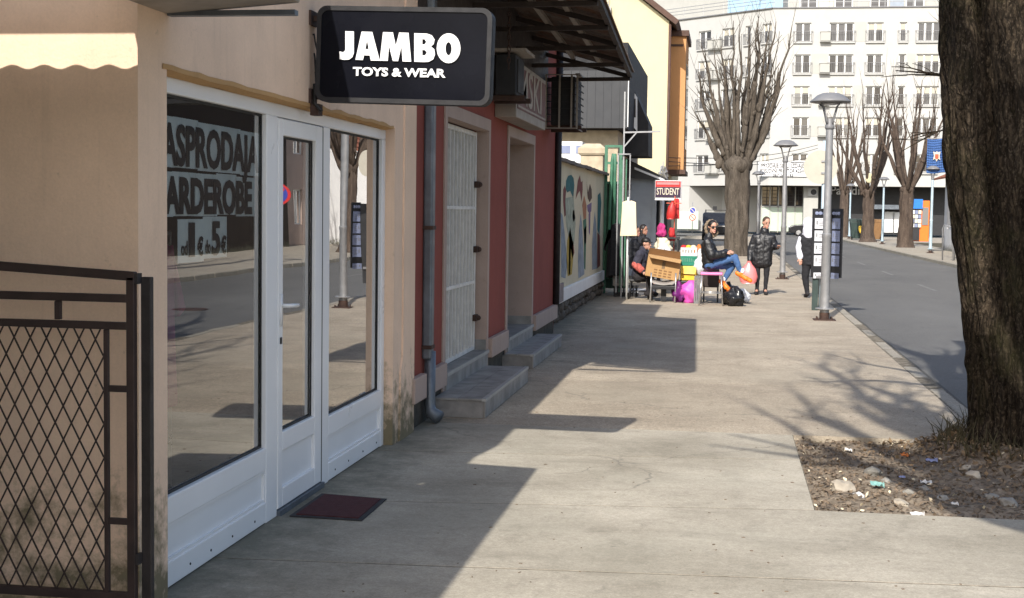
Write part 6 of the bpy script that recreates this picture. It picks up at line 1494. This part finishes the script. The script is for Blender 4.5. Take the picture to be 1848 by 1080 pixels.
MB().box(x0, x1, ya-.18, ya+.2, zb+.002, zc_-.01).build('box', 'plastic_yellow', yb_, bevel=.015); MB().add([(x0, ya-.185, zc_-.02), (x1, ya-.185, zc_-.02), (x1-.02, ya-.22, zc_-.16), (x0+.01, ya-.22, zc_-.15)], [(0, 1, 2, 3)]).build('lid_flap', 'plastic_yellow', yb_)
crate(x0, x1, ya-.18, ya+.2, zc_, zd, 'plastic_green', 'dark green plastic basket on top of the yellow box', 'green_basket', 8)
crate(x0+.0, x1+.0, ya-.16, ya+.18, zd+.002, ze, 'plastic_white', 'white slatted basket of coloured goods above the green basket', 'white_basket', 5)
for k, (dx, mt, lb) in enumerate(((.03, 'red_cloth', 'red cloth bundle in the white slatted basket'), (.12, 'plastic_yellow', 'yellow cloth bundle in the white slatted basket'), (.21, 'beige_cloth', 'beige cloth bundle in the white slatted basket'))):
    m = MB(); m.ell((x0+dx+.02, ya, ze-.0), (.06, .10, .05), None, 10, 7); m.build('cloth_bundle', mt, None, smooth=True, label=lb, cat='bundle')
def sack(x, y, w_, d_, h_, mat, label, seed, name='plastic_bag', z0=0., cat='bag', lean=0., heap=False):
    m = MB(); N, K = 22, 12
    for i in range(K+1):
        t = i/K; r_ = min(1, (t+.35)*1.6)*(1-.75*max(0, (t-.45)/.55)**1.3)
        if heap: r_ = math.sin(math.pi*(.18+.74*t))**.5
        for j in range(N):
            a = 2*math.pi*j/N; c, s_ = math.cos(a), math.sin(a); n_ = 1.1+.75*noise.noise(Vector((c*1.2+seed, s_*1.2, t*2.2)))+.38*noise.noise(Vector((c*4.5, s_*4.5+seed, t*5)))-.25*abs(noise.noise(Vector((c*3+seed, s_*3, t*4+seed))))
            m.v.append(Vector((x+c*w_/2*r_*n_+lean*t, y+s_*d_/2*r_*n_, z0+h_*t)))
    for i in range(K):
        for j in range(N): a = i*N+j; b_ = i*N+(j+1) % N; m.f.append((a, b_, b_+N, a+N))
    m.f.append(tuple(K*N+j for j in range(N))); m.f.append(tuple(reversed(range(N))))
    return folds(m.build(name, mat, None, smooth=True, label=label, cat=cat), .05, .09)
sack(X_(1245, 25.4), 25.5, .34, .3, .42, 'bag_pink', 'bright pink bag leaning beside the stool', 2., 'pink_bag', lean=.03)
sack(X_(1227, 25.5), 25.55, .26, .3, .40, 'bag_purple', 'dark purple bag between the folding chair and the pink bag', 5., 'purple_bag', lean=-.03)
sack(X_(1326, 24.8), 24.9, .36, .36, .36, 'bag_black', 'crumpled black plastic bag at the foot of the stool', 9.)
sack(X_(1315, 25.3), 25.35, .26, .3, .42, 'bag_black', 'taller black plastic bag behind the stool legs', 12.)
sack(X_(1341, 25.7), 25.8, .26, .25, .27, 'bag_white', 'small white plastic bag behind the black bags', 15., 'white_bag')
crate(X_(1253, 25.35), X_(1267, 25.35), 25.3, 25.7, .0, .50, 'lamp_grey', 'tall grey crate behind the stool leg', 'grey_crate', 3)
br = root('brown_box', (X_(1285, 25.9), 25.9, 0), 'dark brown box behind the stool on small legs', 'box')
MB().box(X_(1269, 25.9), X_(1298, 25.9), 25.75, 26.1, .28, .62).build('box', 'steel_dark', br, bevel=.02)
for x in (X_(1271, 25.9), X_(1296, 25.9)): MB().box(x-.015, x+.015, 25.78, 25.81, 0, .28).build('leg', 'plastic_black', br)
sack(X_(1267, 25.75), 25.9, .30, .3, .5, 'bag_white', 'white bag of clothes beside the seated woman', 18., 'clothes_bag', z0=.5)
sack(X_(1262, 26.2), 26.4, .24, .25, .34, 'litter_orange', 'orange bag pushed behind the seated woman', 25., 'orange_bag', z0=.72)
# goods by the gate: crates, rag pile, hanging clothes
crate(X_(1110, 27.2), X_(1152, 27.2), 26.9, 27.4, .0, .20, 'plastic_black', 'flat black crate on the ground by the green gate', 'black_crate', 7)
bx_ = root('appliance_box', (X_(1122, 27.1), 27.1, .2), 'scuffed white box on the flat black crate', 'box'); MB().box(X_(1107, 27.1), X_(1131, 27.1), 26.95, 27.3, .205, .48).build('box', 'ac_white', bx_, bevel=.015); MB().box(X_(1111, 27.1), X_(1127, 27.1), 26.94, 26.948, .26, .42).build('front', 'lamp_grey', bx_)
MB().box(X_(1130, 27.9), X_(1182, 27.9), 27.6, 28.3, .0, .09).build('white_plinth', 'plastic_white', None, bevel=.01, label='low white board on the ground behind the stall', cat='board')
q = PY(1116, 402, 26.9); garment(q.x+.02, 26.9, q.z, .42, 1.05, .16, 'cloth_black', 'long black coat hanging from the green gate', sleeves=False, name='hanging_coat')
q = PY(1108, 430, 27.2); garment(q.x, 27.3, q.z+.2, .34, 1.0, .14, 'cloth_dark', 'dark grey jacket hanging behind the black coat', name='hanging_jacket')
q = PY(1135, 362, 26.0); tg = garment(q.x+.005, 26.0, q.z, .36, .68, .03, 'beige_cloth', 'cream sleeveless top hanging on the white mast', sleeves=False, name='sleeveless_top', rz=R(-3))
pp = MB(); q = PY(1131, 505, 26.1); pp.tube([(q.x, 26.1, 0), (q.x, 26.1, 1.95)], .018, 8); pp.build('display_pole', 'white_paint', None, smooth=True, label='thin white pole carrying the cream top', cat='pole')
# red clothes and dolls by the kiosk
rr_ = root('clothes_stand', (PY(1218, 450, 33).x, 33, 0), 'thin metal stand with red clothes beneath the STUDENT sign', 'stand')
q = PY(1218, 358, 33); MB().bar((q.x, 33, 0), (q.x, 33, q.z+.05), .02).build('post', 'emblem_red', rr_); MB().bar((q.x-.2, 33, q.z-.12), (q.x+.16, 33, q.z-.12), .02).build('arm', 'emblem_red', rr_)
bag('hanging_bag', PY(1214, 362, 32.9), PY(1210, 396, 32.9), .22, .12, 'red_gloss', 'shiny red drop-shaped bag hanging below the STUDENT sign')
q = PY(1221, 358, 33.2); garment(q.x, 33.2, q.z, .18, .50, .05, 'red_cloth', 'dull red scarf hanging behind the red bag', sleeves=False, name='hanging_scarf')
q = PY(1194, 402, 32.5); sack(q.x, 32.5, .17, .15, .32, 'magenta_cloth', 'magenta bundle with white trim on the goods table', 31., 'clothes_bundle', z0=q.z-.34, cat='bundle', heap=True)
q = PY(1213, 412, 32.5); sack(q.x, 32.5, .16, .15, .3, 'red_cloth', 'red and cream bundle on the goods table', 37., 'clothes_bundle', z0=q.z-.30, cat='bundle', heap=True)
tb = root('goods_table', (PY(1203, 440, 32.5).x, 32.5, 0), 'small dark table of goods in front of the kiosk door', 'table')
xa, xb = PY(1186, 440, 32.5).x, PY(1226, 440, 32.5).x; zt = PY(1203, 428, 32.5).z
MB().box(xa, xb, 32.2, 32.9, zt-.04, zt).build('top', 'shop_black', tb)
for x in (xa+.03, xb-.03):
    for y in (32.24, 32.86): MB().box(x-.02, x+.02, y-.02, y+.02, 0, zt-.04).build('leg', 'shop_black', tb)
q = PY(1197, 450, 27.6); sack(q.x, 27.8, .34, .3, .42, 'bag_white', 'white linen bag standing behind the carton', 41., 'linen_bag', z0=.62)
q = PY(1195, 438, 29.8); sack(q.x, 29.8, .32, .28, .32, 'beige_cloth', 'beige cloth heap behind the white linen bag', 44., 'cloth_heap', z0=q.z-.22, cat='bundle', heap=True)
st2 = root('trestle_table', (PY(1198, 480, 28.6).x, 28.6, 0), 'low trestle table behind the carton holding linen bags', 'table')
xa, xb = PY(1184, 470, 28.6).x, PY(1224, 470, 28.6).x
MB().box(xa, xb, 27.5, 30.1, .575, .61).build('top', 'cardboard_dark', st2)
for x in (xa+.05, xb-.05):
    for y in (27.6, 30.0): MB().box(x-.02, x+.02, y-.02, y+.02, 0, .575).build('leg', 'lamp_grey', st2)
# ============================================================ PIT
pit = MB(); NX_, NY_ = 46, 62; px0, px1, py0, py1 = .53, KX+.0, 7.75, 10.4
def pz(x, y):
    e = min(x-px0, y-py0, py1-y, .4); tr_ = math.hypot(x-2.12, y-9.85)
    return -.055+.03*min(1, e/.25)+.035*noise.noise(Vector((x*3, y*3, 0)))+.018*noise.noise(Vector((x*11, y*11, 2)))+.16*math.exp(-max(0, tr_-.42)*4.2)
for i in range(NX_+1):
    for j in range(NY_+1):
        x = px0+(px1-px0)*i/NX_; y = py0+(py1-py0)*j/NY_; pit.v.append(Vector((x, y, pz(x, y))))
for i in range(NX_):
    for j in range(NY_): a = i*(NY_+1)+j; pit.f.append((a, a+NY_+1, a+NY_+2, a+1))
struct(pit.build('tree_pit', 'pit_soil', None, smooth=True))
rg = random.Random(17)
def chunk(x, y, s_, mat, label=None, name='rubble_chunk', parent=None, flat=.55, group=None):
    bm = bmesh.new(); bmesh.ops.create_icosphere(bm, subdivisions=2, radius=1)
    sd_ = rg.random()*50
    for v_ in bm.verts:
        n_ = 1+.45*noise.noise(v_.co*1.3+Vector((sd_, 0, 0)))+.15*noise.noise(v_.co*4+Vector((sd_, 0, 0))); v_.co = Vector((v_.co.x*s_*n_, v_.co.y*s_*.8*n_, v_.co.z*s_*flat*n_))
    me = bpy.data.meshes.new(name); bm.to_mesh(me); bm.free(); me.materials.append(M(mat)); o = bpy.data.objects.new(name, me); COL.objects.link(o)
    o.location = (x, y, pz(x, y)+s_*flat*.35); o.rotation_euler = (rg.uniform(-.3, .3), rg.uniform(-.3, .3), rg.uniform(0, 6)); tag(o, label, 'rubble', group); return o
def gp_(px, py): q = G(px, py, -.02); return q.x, q.y
for (px, py, s_, mt, lb) in ((1575, 857, .10, 'rubble_grey', 'flat grey concrete lump in the middle of the tree pit'), (1522, 882, .12, 'rubble', 'broad pale slab of broken concrete near the pit corner'), (1550, 895, .06, 'litter_white', 'bright white stone beside the pale concrete slab'), (1625, 913, .065, 'rubble', 'pale flat stone close to the front edge of the pit'), (1740, 855, .07, 'rubble', 'yellowish stone in front of the trunk roots'), (1757, 866, .07, 'rubble', 'second yellowish stone touching the first by the roots'), (1668, 885, .06, 'rubble_grey', 'rounded grey stone in the shaded part of the pit'), (1640, 895, .05, 'rubble_grey', 'small grey stone left of the rounded grey stone'), (1650, 803, .08, 'rubble', 'pale stone at the back edge of the pit'), (1820, 915, .09, 'rubble_grey', 'wide grey stone at the front of the pit below the trunk'), (1480, 810, .05, 'rubble', 'pale pebble in the back corner of the pit'), (1600, 870, .05, 'rubble_grey', 'grey stone next to the teal wrapper'), (1790, 895, .08, 'rubble_grey', 'rough grey stone below the trunk'), (1700, 900, .06, 'rubble_grey', 'dark grey stone between the litter and the roots')):
    x, y = gp_(px, py); chunk(x, y, s_*.72, mt, lb)
def scrap(px, py, s_, mat, label, cat='litter'):
    x, y = gp_(px, py); s_ *= .8; m = MB(); z = pz(x, y)+.02; n_ = 5
    P_ = [[Vector((x+(i/n_-.5)*s_*2, y+(j/n_-.5)*s_*1.6, z+s_*.7*(noise.noise(Vector((i*.9+px, j*.9, 0)))+.35*noise.noise(Vector((i*2.3, j*2.1+px, 3)))+.3))) for j in range(n_+1)] for i in range(n_+1)]
    for i in range(n_):
        for j in range(n_): m.quad(P_[i][j], P_[i+1][j], P_[i+1][j+1], P_[i][j+1])
    o = m.build('litter_scrap', mat, None, label=label, cat=cat); sd_ = o.modifiers.new('s', 'SOLIDIFY'); sd_.thickness = .003
for a in ((1632, 832, .035, 'litter_orange', 'crumpled orange wrapper in the shaded pit'), (1681, 842, .045, 'litter_blue', 'crumpled pale blue paper by the trunk'), (1672, 872, .045, 'litter_white', 'white pleated paper scrap in the pit shade'), (1628, 866, .025, 'litter_blue', 'small dark blue wrapper left of the white paper'), (1583, 880, .05, 'litter_teal', 'teal and white wrapper in the sunlit pit'), (1655, 929, .045, 'litter_white', 'white paper lying on the front edge of the pit'), (1531, 818, .03, 'litter_white', 'white paper bit near the back of the pit'), (1740, 798, .035, 'litter_blue', 'lilac paper scrap at the foot of the trunk'), (1723, 918, .025, 'litter_white', 'tiny white scrap at the pit edge before the roots')): scrap(*a)
# dead leaves, gravel, twigs: nobody could count them
def stuff_leaves(n, mat, name, label_seed, near):
    m = MB(); r_ = random.Random(label_seed)
    for _ in range(n):
        if near: a = r_.uniform(0, 6.28); d = .46+abs(r_.gauss(0, .28)); x, y = 2.10+d*math.cos(a), 9.85+d*math.sin(a)
        else: x, y = r_.uniform(px0+.02, px1-.02), r_.uniform(py0+.02, py1-.02)
        if not (px0+.01 < x < px1 and py0+.01 < y < py1-.01): continue
        s_ = r_.uniform(.008, .024)*(1.35 if near else 1); z = pz(x, y)+r_.uniform(.003, .02 if not near else .05); e = Euler((r_.gauss(0, .5), r_.gauss(0, .5), r_.uniform(0, 6.28))).to_matrix()
        pts = [Vector((-s_, 0, 0)), Vector((-s_*.2, -s_*.5, .004)), Vector((s_*.9, 0, .003)), Vector((-s_*.2, s_*.5, .004))]
        m.add([e @ p+Vector((x, y, z)) for p in pts], [(0, 1, 2, 3)])
    o = m.build(name, mat, None, kind='stuff'); return o
stuff_leaves(3200, 'leaf_brown', 'dead_leaves', 3, False)['label'] = 'brown leaf litter scattered over the tree pit'
stuff_leaves(1500, 'leaf_tan', 'dead_leaves', 4, True)['label'] = 'tan dead leaves heaped round the trunk foot'
stuff_leaves(130, 'beige_cloth', 'wood_chips', 5, False)['label'] = 'pale chips and cigarette ends over the tree pit'
m = MB(); r_ = random.Random(6)
for _ in range(260):
    x, y = r_.uniform(px0+.03, px1-.03), r_.uniform(py0+.03, py1-.03); s_ = r_.uniform(.005, .017); e = Euler((r_.random()*6, r_.random()*6, r_.random()*6)); m.obox((x, y, pz(x, y)+s_*.4), (s_, s_*.8, s_*.6), e)
m.build('gravel', 'gravel_brown', None, kind='stuff', label='loose brown gravel in the tree pit')
m = MB()
for _ in range(230):
    a = r_.uniform(1.6, 5.4); d = r_.uniform(.44, .62); x, y = 2.10+d*math.cos(a), 9.85+d*math.sin(a)
    if x > px1-.02 or y > py1+.05: continue
    z = pz(x, y); h_ = r_.uniform(.05, .20); ox, oy = r_.gauss(0, .06), r_.gauss(0, .06)
    m.tube([(x, y, z-.01), (x+ox*.4, y+oy*.4, z+h_*.6), (x+ox, y+oy, z+h_)], [.004, .003, .001], 4)
m.build('dry_shoots', 'weed', None, kind='stuff', label='dry suckers and grass round the trunk foot')
m = MB()
for _ in range(140):
    x, y = r_.uniform(-1.6, 1.9), r_.uniform(4.5, 12); s_ = r_.uniform(.002, .009); m.obox((x, y, .001), (s_, s_*r_.uniform(.25, 1), .0015), Euler((0, 0, r_.random()*6)))
m.build('pavement_litter', 'leaf_brown', None, kind='stuff', label='tiny leaf crumbs scattered on the pavement')
